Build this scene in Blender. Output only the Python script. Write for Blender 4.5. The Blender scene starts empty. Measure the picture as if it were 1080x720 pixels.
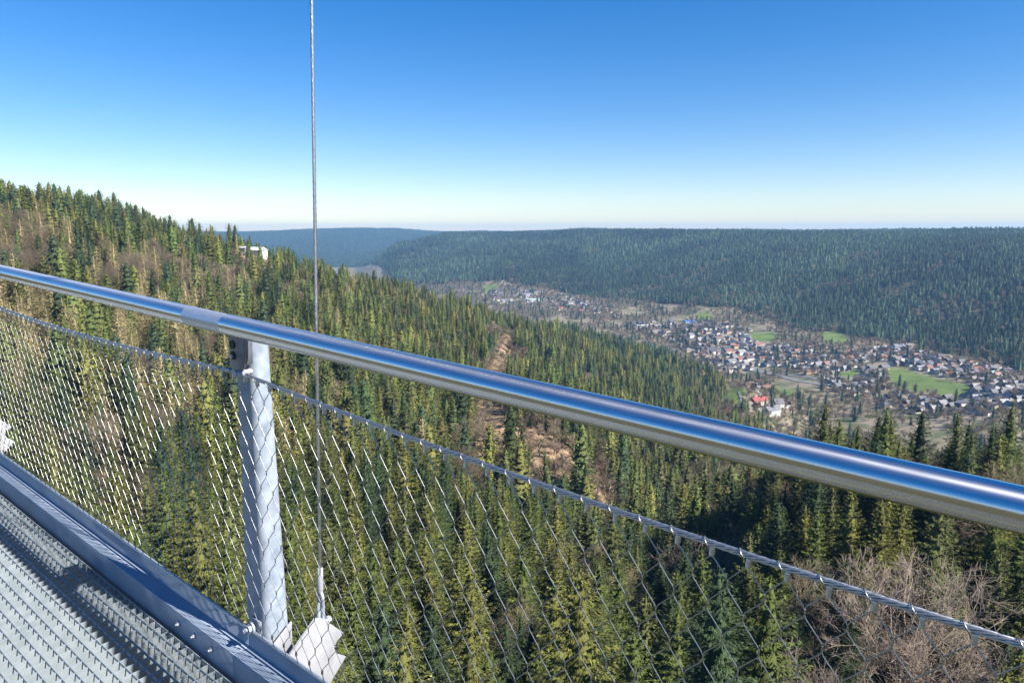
import bpy, bmesh, math, random
import numpy as np
from mathutils import Matrix, Vector
random.seed(4)
RNG = np.random.default_rng(11)
R_ = math.radians
scene = bpy.context.scene
C = scene.collection

# ------------------------------------------------------------------ camera, sky, sun, exposure
PITCH = R_(9.1)
cam = bpy.data.cameras.new("camera"); camo = bpy.data.objects.new("camera", cam); C.objects.link(camo)
cam.sensor_fit = 'HORIZONTAL'; cam.sensor_width = 36.0; cam.lens = 36.0 * 730 / 1080
cam.clip_start = 0.05; cam.clip_end = 60000
camo.location = (0, 0, 0); camo.rotation_euler = (math.pi / 2 - PITCH, 0, 0)
scene.camera = camo
SUN_EL, SUN_AZ = R_(42.3), R_(120.1)          # azimuth measured clockwise from the view direction (+Y)
world = bpy.data.worlds.new("World"); scene.world = world; world.use_nodes = True
wn = world.node_tree; wn.nodes.clear()
sky = wn.nodes.new('ShaderNodeTexSky'); sky.sky_type = 'NISHITA'; sky.sun_disc = False
sky.sun_elevation = SUN_EL; sky.sun_rotation = SUN_AZ
sky.altitude = 300; sky.air_density = 1.0; sky.dust_density = 0.1; sky.ozone_density = 1.6
bg = wn.nodes.new('ShaderNodeBackground'); bg.inputs[1].default_value = 0.065
wo = wn.nodes.new('ShaderNodeOutputWorld')
tn_ = wn.nodes.new('ShaderNodeMix'); tn_.data_type = 'RGBA'; tn_.blend_type = 'MULTIPLY'; tn_.inputs[0].default_value = 1; tn_.inputs[7].default_value = (.95, .945, 1.06, 1)
hs = wn.nodes.new('ShaderNodeHueSaturation'); hs.inputs['Saturation'].default_value = 1.42; hs.inputs['Hue'].default_value = .500
wn.links.new(sky.outputs[0], tn_.inputs[6]); wn.links.new(tn_.outputs[2], hs.inputs['Color']); wn.links.new(hs.outputs[0], bg.inputs[0]); wn.links.new(bg.outputs[0], wo.inputs[0])
sl = bpy.data.lights.new("sun", 'SUN'); sl.energy = 5.0; sl.angle = R_(0.53); sl.color = (1.0, 0.95, 0.87)
so = bpy.data.objects.new("sun", sl); C.objects.link(so)
sdir = Vector((math.sin(SUN_AZ) * math.cos(SUN_EL), math.cos(SUN_AZ) * math.cos(SUN_EL), math.sin(SUN_EL)))
so.rotation_euler = sdir.to_track_quat('Z', 'Y').to_euler(); so.location = (40, -20, 60)
vs = scene.view_settings
scene.display_settings.display_device = 'sRGB'
vs.view_transform = 'Standard'; vs.look = 'None'; vs.gamma = 1; vs.exposure = 1.22; vs.use_curve_mapping = False
scene.cycles.max_bounces = 6; scene.cycles.diffuse_bounces = 2; scene.cycles.glossy_bounces = 3
scene.cycles.transparent_max_bounces = 8; scene.cycles.volume_bounces = 0
scene.cycles.use_denoising = True
scene.cycles.caustics_reflective = False

# ------------------------------------------------------------------ helpers
def link(o, parent=None):
    C.objects.link(o)
    if parent is not None: o.parent = parent
    return o
def tag(o, label=None, cat=None, group=None, kind=None):
    if label: o['label'] = label
    if cat: o['category'] = cat
    if group: o['group'] = group
    if kind: o['kind'] = kind
    return o
def empty(name, loc=(0, 0, 0), mat=None):
    o = bpy.data.objects.new(name, None); C.objects.link(o); o.empty_display_size = 0.2
    if mat is not None: o.matrix_world = mat
    else: o.location = loc
    return o
def np_mesh(name, V, F, mat=None, smooth=False, attrs=None):
    """V (n,3); F list of faces or (m,k) array"""
    me = bpy.data.meshes.new(name)
    V = np.asarray(V, np.float32)
    if isinstance(F, np.ndarray):
        m, k = F.shape
        me.vertices.add(len(V)); me.vertices.foreach_set('co', V.ravel())
        me.loops.add(m * k); me.loops.foreach_set('vertex_index', F.astype(np.int32).ravel())
        me.polygons.add(m)
        me.polygons.foreach_set('loop_start', np.arange(0, m * k, k, dtype=np.int32))
        me.update(calc_edges=True)
    else:
        me.from_pydata([tuple(map(float, v)) for v in V], [], [tuple(map(int, f)) for f in F]); me.update()
    if smooth: me.polygons.foreach_set('use_smooth', [True] * len(me.polygons))
    if attrs:
        for an, (typ, dom, arr) in attrs.items():
            a = me.attributes.new(an, typ, dom)
            a.data.foreach_set('color' if typ.endswith('COLOR') else 'value', np.asarray(arr, np.float32).ravel())
    if mat: me.materials.append(mat)
    return me
class MB:
    """collects boxes, tubes and prisms; build() links them as one mesh object"""
    def __init__(s): s.V = []; s.F = []
    def add(s, vs_, fs):
        b = len(s.V); s.V += [tuple(v) for v in vs_]; s.F += [tuple(i + b for i in f) for f in fs]
    def box(s, x0, x1, y0, y1, z0, z1):
        s.add([(x, y, z) for z in (z0, z1) for x, y in ((x0, y0), (x1, y0), (x1, y1), (x0, y1))],
              [(3, 2, 1, 0), (4, 5, 6, 7), (0, 1, 5, 4), (1, 2, 6, 5), (2, 3, 7, 6), (3, 0, 4, 7)])
    def prism(s, poly, axis, a0, a1):
        n_ = len(poly)
        def p(q, a):
            return (a, q[0], q[1]) if axis == 0 else ((q[0], a, q[1]) if axis == 1 else (q[0], q[1], a))
        s.add([p(q, a0) for q in poly] + [p(q, a1) for q in poly],
              [tuple(range(n_))[::-1], tuple(range(n_, 2 * n_))] + [(i, (i + 1) % n_, n_ + (i + 1) % n_, n_ + i) for i in range(n_)])
    def tube(s, pts, r, k=8, cap=True, closed=False):
        pts = [Vector(p) for p in pts]; n_ = len(pts)
        rs = r if hasattr(r, '__len__') else [r] * n_
        prev = None; V = []
        for i, p in enumerate(pts):
            a = pts[(i - 1) % n_] if (closed or i > 0) else p
            b = pts[(i + 1) % n_] if (closed or i < n_ - 1) else p
            t = (b - a).normalized()
            if prev is None:
                h = Vector((0, 0, 1)) if abs(t.z) < 0.9 else Vector((0, 1, 0)); e = t.cross(h).normalized()
            else:
                e = (prev - t * prev.dot(t)).normalized()
            prev = e; g = t.cross(e)
            for j in range(k):
                an = 2 * math.pi * j / k
                V.append(p + (e * math.cos(an) + g * math.sin(an)) * rs[i])
        F = []
        m = n_ if closed else n_ - 1
        for i in range(m):
            for j in range(k):
                i2 = (i + 1) % n_
                F.append((i * k + j, i * k + (j + 1) % k, i2 * k + (j + 1) % k, i2 * k + j))
        if cap and not closed: F += [tuple(range(k))[::-1], tuple((n_ - 1) * k + j for j in range(k))]
        s.add(V, F)
    def build(s, name, mat, parent=None, smooth=False, bevel=0, segs=2, angle=40):
        me = bpy.data.meshes.new(name); me.from_pydata(s.V, [], s.F)
        bm = bmesh.new(); bm.from_mesh(me); bmesh.ops.recalc_face_normals(bm, faces=bm.faces)
        if bevel:
            ed = [e for e in bm.edges if len(e.link_faces) == 2 and e.calc_face_angle(0) > 0.6]
            bmesh.ops.bevel(bm, geom=ed, offset=bevel, segments=segs, profile=0.5, affect='EDGES', clamp_overlap=True)
        bm.to_mesh(me); bm.free()
        if smooth or bevel:
            me.polygons.foreach_set('use_smooth', [True] * len(me.polygons))
            me.set_sharp_from_angle(angle=R_(angle))
        me.materials.append(mat)
        o = bpy.data.objects.new(name, me)
        return link(o, parent)
def copy_tree(o, parent=None):
    c = o.copy(); C.objects.link(c)
    if parent is not None: c.parent = parent
    for ch in o.children: copy_tree(ch, c)
    return c

# ------------------------------------------------------------------ materials
ANI = 0.25
def mat(name):
    m = bpy.data.materials.new(name); m.use_nodes = True
    nt = m.node_tree; b = nt.nodes['Principled BSDF']
    return m, nt, b
def N(nt, t, **k):
    n_ = nt.nodes.new(t)
    for a, v in k.items(): setattr(n_, a, v)
    return n_
def noise_mix(nt, c1, c2, scale, detail=4, lo=0.35, hi=0.65, coord='Object', dist=0):
    tc = N(nt, 'ShaderNodeTexCoord'); no = N(nt, 'ShaderNodeTexNoise'); no.inputs['Scale'].default_value = scale
    no.inputs['Detail'].default_value = detail; no.inputs['Distortion'].default_value = dist
    nt.links.new(tc.outputs[coord], no.inputs['Vector'])
    r = N(nt, 'ShaderNodeValToRGB'); r.color_ramp.elements[0].position = lo; r.color_ramp.elements[1].position = hi
    r.color_ramp.elements[0].color = (*c1, 1); r.color_ramp.elements[1].color = (*c2, 1)
    nt.links.new(no.outputs['Fac'], r.inputs[0])
    return r, no, tc
def plain(name, col, rough=0.7, metal=0.0, var=0.12, scale=3.0, bump=0.0, bscale=30):
    m, nt, b = mat(name)
    c1 = tuple(c * (1 - var) for c in col); c2 = tuple(min(1, c * (1 + var)) for c in col)
    r, no, tc = noise_mix(nt, c1, c2, scale)
    nt.links.new(r.outputs[0], b.inputs['Base Color'])
    b.inputs['Roughness'].default_value = rough; b.inputs['Metallic'].default_value = metal
    if bump:
        n2 = N(nt, 'ShaderNodeTexNoise'); n2.inputs['Scale'].default_value = bscale; n2.inputs['Detail'].default_value = 3
        nt.links.new(tc.outputs['Object'], n2.inputs['Vector'])
        bu = N(nt, 'ShaderNodeBump'); bu.inputs['Strength'].default_value = bump; bu.inputs['Distance'].default_value = 0.01
        nt.links.new(n2.outputs['Fac'], bu.inputs['Height']); nt.links.new(bu.outputs[0], b.inputs['Normal'])
    return m
def metal_mat(name, c1, c2, rough, rvar=0.1, metal=1.0, scale=14, bump=0.05, stretch=(1, 1, 1), aniso=0.0):
    m, nt, b = mat(name)
    tc = N(nt, 'ShaderNodeTexCoord'); mp = N(nt, 'ShaderNodeMapping'); mp.inputs['Scale'].default_value = stretch
    no = N(nt, 'ShaderNodeTexNoise'); no.inputs['Scale'].default_value = scale; no.inputs['Detail'].default_value = 5
    nt.links.new(tc.outputs['Object'], mp.inputs[0]); nt.links.new(mp.outputs[0], no.inputs['Vector'])
    r = N(nt, 'ShaderNodeValToRGB'); r.color_ramp.elements[0].position = .3; r.color_ramp.elements[1].position = .7
    r.color_ramp.elements[0].color = (*c1, 1); r.color_ramp.elements[1].color = (*c2, 1)
    nt.links.new(no.outputs['Fac'], r.inputs[0]); nt.links.new(r.outputs[0], b.inputs['Base Color'])
    mr = N(nt, 'ShaderNodeMapRange'); mr.inputs[3].default_value = rough - rvar; mr.inputs[4].default_value = rough + rvar
    nt.links.new(no.outputs['Fac'], mr.inputs[0]); nt.links.new(mr.outputs[0], b.inputs['Roughness'])
    b.inputs['Metallic'].default_value = metal
    if bump:
        bu = N(nt, 'ShaderNodeBump'); bu.inputs['Strength'].default_value = bump; bu.inputs['Distance'].default_value = 0.002
        nt.links.new(no.outputs['Fac'], bu.inputs['Height']); nt.links.new(bu.outputs[0], b.inputs['Normal'])
    return m
M_rail = metal_mat('brushed_stainless', (.64, .65, .67), (.74, .75, .76), .27, .03, 1, 60, .0, (.15, 6, 6))
_nt = M_rail.node_tree; _tg = N(_nt, 'ShaderNodeTangent', direction_type='RADIAL', axis='X'); _b = _nt.nodes['Principled BSDF']
_nt.links.new(_tg.outputs[0], _b.inputs['Tangent']); _b.inputs['Anisotropic'].default_value = .85; _b.inputs['Anisotropic Rotation'].default_value = ANI
M_sleeve = metal_mat('matte_stainless', (.52, .54, .58), (.62, .64, .68), .46, .05, .8, 90, .04)
M_galv = metal_mat('galvanised_steel', (.21, .25, .31), (.38, .43, .49), .45, .10, .12, 22, .05)
M_beam = metal_mat('galvanised_beam', (.20, .245, .31), (.31, .37, .45), .48, .10, .2, 6, .06)
M_grate = metal_mat('galvanised_grating', (.29, .34, .37), (.39, .44, .475), .5, .1, .4, 20, .03)
M_wire = metal_mat('stainless_wire', (.28, .28, .275), (.38, .375, .365), .34, .06, 1, 200, .0)
M_rope = metal_mat('rope_wire', (.46, .455, .45), (.62, .61, .60), .40, .06, 1, 150, .0)
M_bright = metal_mat('zinc_plate', (.38, .38, .41), (.48, .48, .50), .5, .08, .3, 12, .03)
M_plate = metal_mat('shaded_plate_steel', (.16, .17, .20), (.24, .25, .28), .42, .08, .6, 40, .05)  # darker than the other steel: shade on the inboard face put into the colour
M_dark = plain('dark_hole', (.012, .012, .014), .6)

def foliage_mat(name, instanced):
    m, nt, b = mat(name)
    if instanced:
        a = N(nt, 'ShaderNodeAttribute', attribute_name='tint', attribute_type='INSTANCER'); col = a.outputs['Color']
    else:
        a = N(nt, 'ShaderNodeObjectInfo'); col = a.outputs['Color']
    t = N(nt, 'ShaderNodeAttribute', attribute_name='tone', attribute_type='GEOMETRY')
    mx = N(nt, 'ShaderNodeMix', data_type='RGBA', blend_type='MULTIPLY'); mx.inputs['Factor'].default_value = 1
    cv = N(nt, 'ShaderNodeCombineColor')
    nt.links.new(t.outputs['Fac'], cv.inputs[0]); nt.links.new(t.outputs['Fac'], cv.inputs[1])
    p = N(nt, 'ShaderNodeMath', operation='POWER'); p.inputs[1].default_value = 0.6
    nt.links.new(t.outputs['Fac'], p.inputs[0]); nt.links.new(p.outputs[0], cv.inputs[2])
    nt.links.new(col, mx.inputs[6]); nt.links.new(cv.outputs[0], mx.inputs[7])
    nt.links.new(mx.outputs[2], b.inputs['Base Color'])
    b.inputs['Roughness'].default_value = .65; b.inputs['Specular IOR Level'].default_value = .12
    return m
M_fol_i = foliage_mat('needle_foliage_forest', True)
M_fol_o = foliage_mat('needle_foliage', False)
M_bark = plain('bark', (.11, .075, .055), .9, 0, .3, 1.5)

# ------------------------------------------------------------------ terrain
FPX = 730.0
def px_ray(x, y):
    cx, cy = (x - 540) / FPX, (360 - y) / FPX
    return np.array([cx, cy * math.sin(PITCH) + math.cos(PITCH), cy * math.cos(PITCH) - math.sin(PITCH)])
def zat(x, y, D):
    v = px_ray(x, y); return D * v[2] / math.hypot(v[0], v[1])
TH = 26.0
def T(y, D): return ('T', y, D)      # tree tops seen at this row
def G(y, D): return ('G', y, D)      # bare ground seen at this row
HILL = 22.0
cols = [
 (-700, [(60, -58), (150, -70), (300, -50), (600, 10), (1000, 40), (2000, 40)], [(6000, 0), (14000, -10)], (5000, 4000)),
 (-250, [(60, -60), (130, -72), (200, -66), (350, -40), T(172, 560), (900, 40), (1600, 20)], [(6000, -60), (14000, -10)], (5000, 4000)),
 (0, [(60, -61), T(575, 100), T(500, 130), T(400, 200), T(290, 350), T(198, 560), (800, 20), (1500, -60)], [(3000, -100), (6000, -200), (9000, -10), (14000, -20)], (5000, 4000)),
 (130, [(60, -62), T(575, 100), T(500, 140), T(420, 210), T(330, 350), T(228, 600), (800, 5), (1500, -90)], [(3000, -200), (6000, -240), (9000, -10), (14000, -20)], (5000, 4000)),
 (240, [(60, -62), T(650, 76), T(560, 110), T(470, 190), T(380, 320), T(300, 500), T(250, 690), (900, -45), (1500, -200)], [(2200, -300), (6000, -300), T(245, 8800), (14000, -20)], (2300, 5700)),
 (330, [(60, -62), T(650, 76), T(540, 130), T(450, 240), T(350, 420), T(272, 760), (1000, -95), (1700, -290)], [(2600, -300), (6000, -290), T(262, 7200), T(242, 8800), (14000, -15)], (1900, 5800)),
 (375, [(60, -62), T(650, 76), T(540, 135), T(450, 245), T(350, 470), T(283, 800), (1100, -120), (1800, -290)], [(3000, -300), (5900, -290), T(262, 7200), T(241, 8800), (14000, -15)], (1900, 5800)),
 (420, [(60, -62), T(680, 74), T(520, 150), T(430, 300), T(352, 540), T(293, 840), (1200, -150), (1900, -300)], [(3000, -300), (3400, -290), T(268, 4300), T(255, 4800), (5400, -160), (6300, -260), T(258, 7400), T(241, 8800), (14000, -15)], (2200, 3350)),
 (470, [(60, -62), T(680, 75), T(560, 120), T(480, 230), T(420, 380), T(352, 630), T(308, 880), (1300, -190), (1900, -300)], [G(306, 3100), T(285, 3600), T(264, 4200), T(244, 5000), (7000, -60), (14000, -15)], (2200, 3150)),
 (530, [(60, -62), T(690, 78), T(600, 112), T(520, 190), (250, -124), G(490, 322), G(447, 388), (440, -116), T(366, 640), T(328, 860), (1300, -200), (1800, -300)], [G(320, 2520), G(302, 2900), T(284, 3300), T(262, 3900), T(243, 4700), (7000, -40), (14000, -12)], (2100, 2950)),
 (600, [(60, -62), T(690, 78), T(600, 116), T(525, 195), (255, -128), G(492, 320), G(455, 400), (450, -122), T(395, 680), T(350, 930), (1400, -230), (1800, -302)], [G(331, 2250), G(312, 2700), T(290, 3100), T(262, 3600), T(242, 4200), (7000, -30), (14000, -6)], (2000, 2750)),
 (700, [(60, -62), T(690, 78), T(600, 128), T(535, 220), T(490, 380), T(425, 740), T(388, 980), (1400, -270), (1700, -303)], [G(340, 2050), G(326, 2280), T(300, 2600), T(268, 3100), T(242.5, 3700), (7000, -20), (14000, -10)], (1750, 2330)),
 (745, [(60, -62), T(690, 76), T(600, 126), T(540, 210), T(495, 350), T(440, 720), T(415, 930), (1150, -262), (1500, -303)], [G(342, 1980), G(332, 2120), T(300, 2450), T(268, 2900), T(243, 3500), (7000, -20), (14000, -12)], (1450, 2180)),
 (790, [(60, -62), T(690, 76), T(590, 120), T(520, 180), (300, -135), (600, -200), G(440, 930), G(405, 1080), (1250, -282), (1500, -303)], [G(345, 1940), G(336, 2050), T(300, 2350), T(268, 2750), T(243, 3300), (7000, -20), (14000, -12)], (900, 2100)),
 (860, [(60, -62), T(690, 76), T(570, 110), T(441, 175), (240, -93), (300, -128), (420, -185), (750, -270), G(438, 1100)], [G(400, 1350), G(352, 1830), T(318, 2050), T(275, 2500), T(243.5, 3100), (7000, -20), (14000, -12)], (800, 1870)),
 (960, [(60, -62), T(690, 76), T(560, 105), T(428, 165), (230, -90), (300, -125), (420, -185), (750, -270), G(440, 1080)], [G(400, 1320), G(366, 1650), T(330, 1850), T(282, 2250), T(243.5, 2900), (7000, -20), (14000, -12)], (800, 1690)),
 (1080, [(60, -62), T(690, 76), T(560, 105), T(430, 160), (230, -92), (300, -128), (420, -185), (750, -270), G(446, 1050)], [G(410, 1220), G(396, 1330), T(345, 1560), T(285, 1950), T(244, 2600), (7000, -20), (14000, -12)], (800, 1350)),
 (1350, [(60, -62), (105, -72), (160, -80), (230, -110), (420, -185), (750, -270), (1050, -290)], [(1200, -285), (1350, -200), (1900, -60), (2600, -20), (7000, -20), (14000, -12)], (800, 1220)),
 (2400, [(60, -60), (160, -75), (420, -150), (1050, -200)], [(1900, -60), (2600, -20), (7000, -20), (14000, -12)], (5000, 4000)),
]
AZ = []; ZT = []; FS = []; FE = []
DG = np.concatenate([[0], np.geomspace(8, 14000, 700)])
for x, near, far, fl in cols:
    v = px_ray(x, 330); AZ.append(math.atan2(v[0], v[1]))
    D = [0.0]; Z = [-56.0]
    for e in near + far:
        if e[0] == 'T': D.append(e[2]); Z.append(zat(x, e[1], e[2]) - (TH if e[2] < 1500 else HILL))
        elif e[0] == 'G': D.append(e[2]); Z.append(zat(x, e[1], e[2]))
        else: D.append(e[0]); Z.append(e[1])
    z = np.interp(DG, D, Z)
    lg = np.arange(len(DG)); k = np.exp(-np.linspace(-2, 2, 13) ** 2); k /= k.sum()
    zp = np.pad(z, 6, mode='edge'); z = np.convolve(zp, k, 'valid')
    ZT.append(z); FS.append(fl[0]); FE.append(fl[1])
AZ = np.array([-math.pi] + AZ + [math.pi]); ZT = np.array([ZT[0] * .5 + ZT[-1] * .5] + ZT + [ZT[0] * .5 + ZT[-1] * .5])
FS = np.array([5000] + FS + [5000], float); FE = np.array([4000] + FE + [4000], float)
def hash2(i, j, s):
    h = (i.astype(np.int64) * 374761393 + j.astype(np.int64) * 668265263 + s * 974711) & 0x7fffffff
    h = ((h ^ (h >> 13)) * 1274126177) & 0x7fffffff
    return ((h ^ (h >> 16)) & 0xffff) / 65535.0
def vnoise(x, y, s=0):
    i = np.floor(x); j = np.floor(y); fx = x - i; fy = y - j
    fx = fx * fx * (3 - 2 * fx); fy = fy * fy * (3 - 2 * fy)
    a = hash2(i, j, s); b = hash2(i + 1, j, s); c = hash2(i, j + 1, s); d = hash2(i + 1, j + 1, s)
    return (a * (1 - fx) + b * fx) * (1 - fy) + (c * (1 - fx) + d * fx) * fy
def fbm(x, y, s=0, o=4):
    r = 0; a = .5
    for k in range(o): r = r + a * vnoise(x * 2 ** k, y * 2 ** k, s + k); a *= .5
    return r / (1 - .5 ** o)
def polar(X, Y): return np.hypot(X, Y), np.arctan2(X, Y)
def azbl(A):
    k = np.clip(np.searchsorted(AZ, A) - 1, 0, len(AZ) - 2); t = (A - AZ[k]) / (AZ[k + 1] - AZ[k]); return k, t
def floor_range(A):
    k, t = azbl(A)
    fs = FS[k] * (1 - t) + FS[k + 1] * t; fe = FE[k] * (1 - t) + FE[k + 1] * t
    return fs, fe
LD = np.log(DG[1:])
def terrain(X, Y):
    X = np.asarray(X, float); Y = np.asarray(Y, float)
    D, A = polar(X, Y); k, t = azbl(A)
    g = np.where(D < 8, D / 8, 1 + (np.log(np.maximum(D, 8)) - LD[0]) / (LD[-1] - LD[0]) * (len(LD) - 1))
    g = np.clip(g, 0, len(DG) - 1.001); gi = g.astype(int); gt = g - gi
    za = ZT[k, gi] * (1 - gt) + ZT[k, gi + 1] * gt; zb = ZT[k + 1, gi] * (1 - gt) + ZT[k + 1, gi + 1] * gt
    z = za * (1 - t) + zb * t
    fs, fe = floor_range(A)
    onfl = np.clip(np.minimum((D - fs) / 150 + 1, (fe + 40 - D) / 150), 0, 1)
    amp = np.where(D < 1200, np.clip((D - 50) / 200, 0, 1) * 4.0, np.clip((-z - 20) / 140, 0.35, 1) * 66) * (1 - .93 * onfl)
    wl = np.where(D < 1200, 70.0, 420.0)
    nz = np.where(D < 1200, fbm(X / 70, Y / 70, 3), fbm(X / 520, Y / 520 , 9)) - .5
    return z + amp * nz * 1.6 + (fbm(X / 12, Y / 12, 5) - .5) * np.clip(D / 60, 0, 1) * 1.2
STATION = tuple(np.array([math.sin(math.atan2(-.3665, 1.008)), math.cos(math.atan2(-.3665, 1.008))]) * 735)
_t0 = terrain
def terrain(X, Y):
    X = np.asarray(X, float); Y = np.asarray(Y, float)
    return _t0(X, Y) + 19 * np.exp(-(np.hypot(X - STATION[0], Y - STATION[1]) / 42) ** 2)
def ray_hit(x, y, dmin=60, dmax=9000):
    v = px_ray(x, y); h = math.hypot(v[0], v[1]); ux, uy, uz = v[0] / h, v[1] / h, v[2] / h
    D = np.geomspace(dmin, dmax, 900); Z = terrain(ux * D, uy * D); below = np.where(uz * D < Z)[0]
    if len(below) == 0: return None
    i = below[0]; return (ux * D[i], uy * D[i], Z[i])
def poly_world(pts, dmin=800):
    out = []
    for x, y in pts:
        h = ray_hit(x, y, dmin)
        if h is not None: out.append((h[0], h[1]))
    return np.array(out)
def in_poly(X, Y, P):
    ins = np.zeros(np.shape(X), bool); n_ = len(P)
    for i in range(n_):
        x1, y1 = P[i]; x2, y2 = P[(i + 1) % n_]
        c = ((y1 > Y) != (y2 > Y)) & (X < (x2 - x1) * (Y - y1) / ((y2 - y1) + 1e-9) + x1)
        ins ^= c
    return ins
def seg_dist(X, Y, P):
    best = np.full(np.shape(X), 1e9)
    for (x1, y1), (x2, y2) in zip(P[:-1], P[1:]):
        dx, dy = x2 - x1, y2 - y1; t = np.clip(((X - x1) * dx + (Y - y1) * dy) / (dx * dx + dy * dy + 1e-9), 0, 1)
        best = np.minimum(best, np.hypot(X - x1 - t * dx, Y - y1 - t * dy))
    return best
meadow_px = [[(934, 387), (955, 390), (985, 399), (1024, 407), (1026, 418), (990, 418), (955, 410), (938, 404)],
             [(790, 352), (815, 350), (822, 358), (800, 363), (790, 358)],
             [(866, 352), (884, 349), (896, 361), (872, 364)],
             [(508, 302), (524, 299), (527, 306), (512, 309)],
             [(733, 331), (748, 329), (752, 337), (738, 338)],
             [(766, 408), (784, 410), (790, 428), (776, 440), (764, 426)],
             [(812, 408), (835, 411), (842, 418), (818, 418)],
             [(880, 393), (905, 391), (915, 400), (890, 403)]]
MEADOWS = [poly_world(p) for p in meadow_px]
MEADOWS = [m for m in MEADOWS if len(m) >= 3]
def pxD(x, y, D):
    v = px_ray(x, y); h = math.hypot(v[0], v[1]); return (v[0] / h * D, v[1] / h * D)
# bare strip up the slope and the bare banks of the gully
STRIP = np.array([pxD(541, 333, 900), pxD(533, 352, 760), pxD(526, 375, 620), pxD(520, 398, 520), pxD(517, 425, 430), pxD(520, 450, 385), pxD(528, 478, 330)])
GULLY = [(pxD(545, 462, 360), 17), (pxD(585, 466, 352), 15), (pxD(618, 480, 335), 14), (pxD(560, 478, 335), 15), (pxD(600, 492, 318), 15), (pxD(575, 452, 375), 12), (pxD(470, 462, 330), 7), (pxD(652, 500, 300), 13), (pxD(505, 470, 340), 12)]
RED = [(pxD(110, 430, 205), 26), (pxD(180, 425, 215), 20), (pxD(60, 385, 235), 22), (pxD(230, 400, 260), 12)]
def open_mask(X, Y):
    """1 = no dark forest here"""
    m = np.zeros(np.shape(X))
    ds = seg_dist(X, Y, STRIP); m = np.maximum(m, (ds < 8 + 5 * fbm(X / 9, Y / 9, 7)).astype(float))
    for (gx, gy), r in GULLY:
        m = np.maximum(m, (np.hypot(X - gx, Y - gy) < r * (.6 + .8 * fbm(X / 11, Y / 11, 2))).astype(float))
    m = np.maximum(m, (np.hypot(X - STATION[0], Y - STATION[1]) < 24).astype(float))
    m = np.maximum(m, (np.hypot(X - STATION[0] * .955, Y - STATION[1] * .955) < 20).astype(float))
    return m
def on_floor(X, Y):
    D, A = polar(X, Y); fs, fe = floor_range(A)
    w_ = 45 * (fbm(X / 130, Y / 130, 21) - .5) * 2
    return (D > fs + w_) & (D < fe + w_)
def meadow_mask(X, Y):
    m = np.zeros(np.shape(X), bool); jx = X + 16 * (fbm(X / 30, Y / 30, 31) - .5); jy = Y + 16 * (fbm(X / 30, Y / 30, 33) - .5)
    for P in MEADOWS: m |= in_poly(jx, jy, P)
    return m

azs = np.concatenate([np.radians(np.arange(-180, -52, 4)), np.radians(np.arange(-52, 52, .22)), np.radians(np.arange(52, 180, 4))])
rad = np.unique(np.concatenate([np.geomspace(6, 900, 150), np.arange(900, 3300, 14), np.geomspace(3300, 14000, 60)]))
AA, DD = np.meshgrid(azs, rad); XX, YY = DD * np.sin(AA), DD * np.cos(AA); ZZ = terrain(XX, YY)
nr, na = XX.shape
V = np.concatenate([[[0, 0, -56.0]], np.stack([XX, YY, ZZ], -1).reshape(-1, 3)])
I = np.arange(nr * na).reshape(nr, na) + 1; I2 = np.roll(I, -1, 1)
quads = np.stack([I[:-1], I2[:-1], I2[1:], I[1:]], -1).reshape(-1, 4)
# ground kind per vertex: R meadow green, G bare earth, B settled valley ground
mead = meadow_mask(XX, YY).astype(float); om = open_mask(XX, YY); fl = on_floor(XX, YY).astype(float)
red = np.zeros_like(XX)
for (gx, gy), r in RED: red = np.maximum(red, np.clip(1.4 - np.hypot(XX - gx, YY - gy) / r, 0, 1))
om = np.maximum(om, red * .8)
for (gx, gy), r in GULLY: om = np.maximum(om, np.clip(1.5 - np.hypot(XX - gx, YY - gy) / (r * 1.1), 0, 1))
colr = np.ones((len(V), 4)); colr[1:, 0] = mead.ravel(); colr[1:, 1] = om.ravel(); colr[1:, 2] = fl.ravel(); colr[0, :3] = 0
m, nt, b = mat('ground')
at = N(nt, 'ShaderNodeAttribute', attribute_name='zone'); sp = N(nt, 'ShaderNodeSeparateColor'); nt.links.new(at.outputs['Color'], sp.inputs[0])
f1, _, _ = noise_mix(nt, (.045, .038, .022), (.075, .07, .03), .06, 6)
f2, _, _ = noise_mix(nt, (.085, .13, .035), (.14, .185, .05), .03, 6)
f3, _, _ = noise_mix(nt, (.11, .08, .05), (.33, .225, .135), .12, 8, .4, .6, dist=.6)
f4, _, _ = noise_mix(nt, (.09, .10, .045), (.22, .18, .13), .035, 8, .38, .55)
def mixc(f, a, b_):
    mx = N(nt, 'ShaderNodeMix', data_type='RGBA'); nt.links.new(f, mx.inputs[0]); nt.links.new(a, mx.inputs[6]); nt.links.new(b_, mx.inputs[7]); return mx.outputs[2]
c = mixc(sp.outputs[1], f1.outputs[0], f3.outputs[0]); c = mixc(sp.outputs[2], c, f4.outputs[0]); c = mixc(sp.outputs[0], c, f2.outputs[0])
nt.links.new(c, b.inputs['Base Color']); b.inputs['Roughness'].default_value = .95; b.inputs['Specular IOR Level'].default_value = .1
me = np_mesh('ground', V, quads, m, True, {'zone': ('FLOAT_COLOR', 'POINT', colr)})
bm = bmesh.new(); bm.from_mesh(me); bm.verts.ensure_lookup_table()
for j in range(na): bm.faces.new((bm.verts[0], bm.verts[1 + (j + 1) % na], bm.verts[1 + j]))
bmesh.ops.recalc_face_normals(bm, faces=bm.faces[:]); bm.to_mesh(me); bm.free()
ground = bpy.data.objects.new('ground', me); link(ground); tag(ground, 'forested hill slopes and valley floor with meadows', kind='structure')

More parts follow.
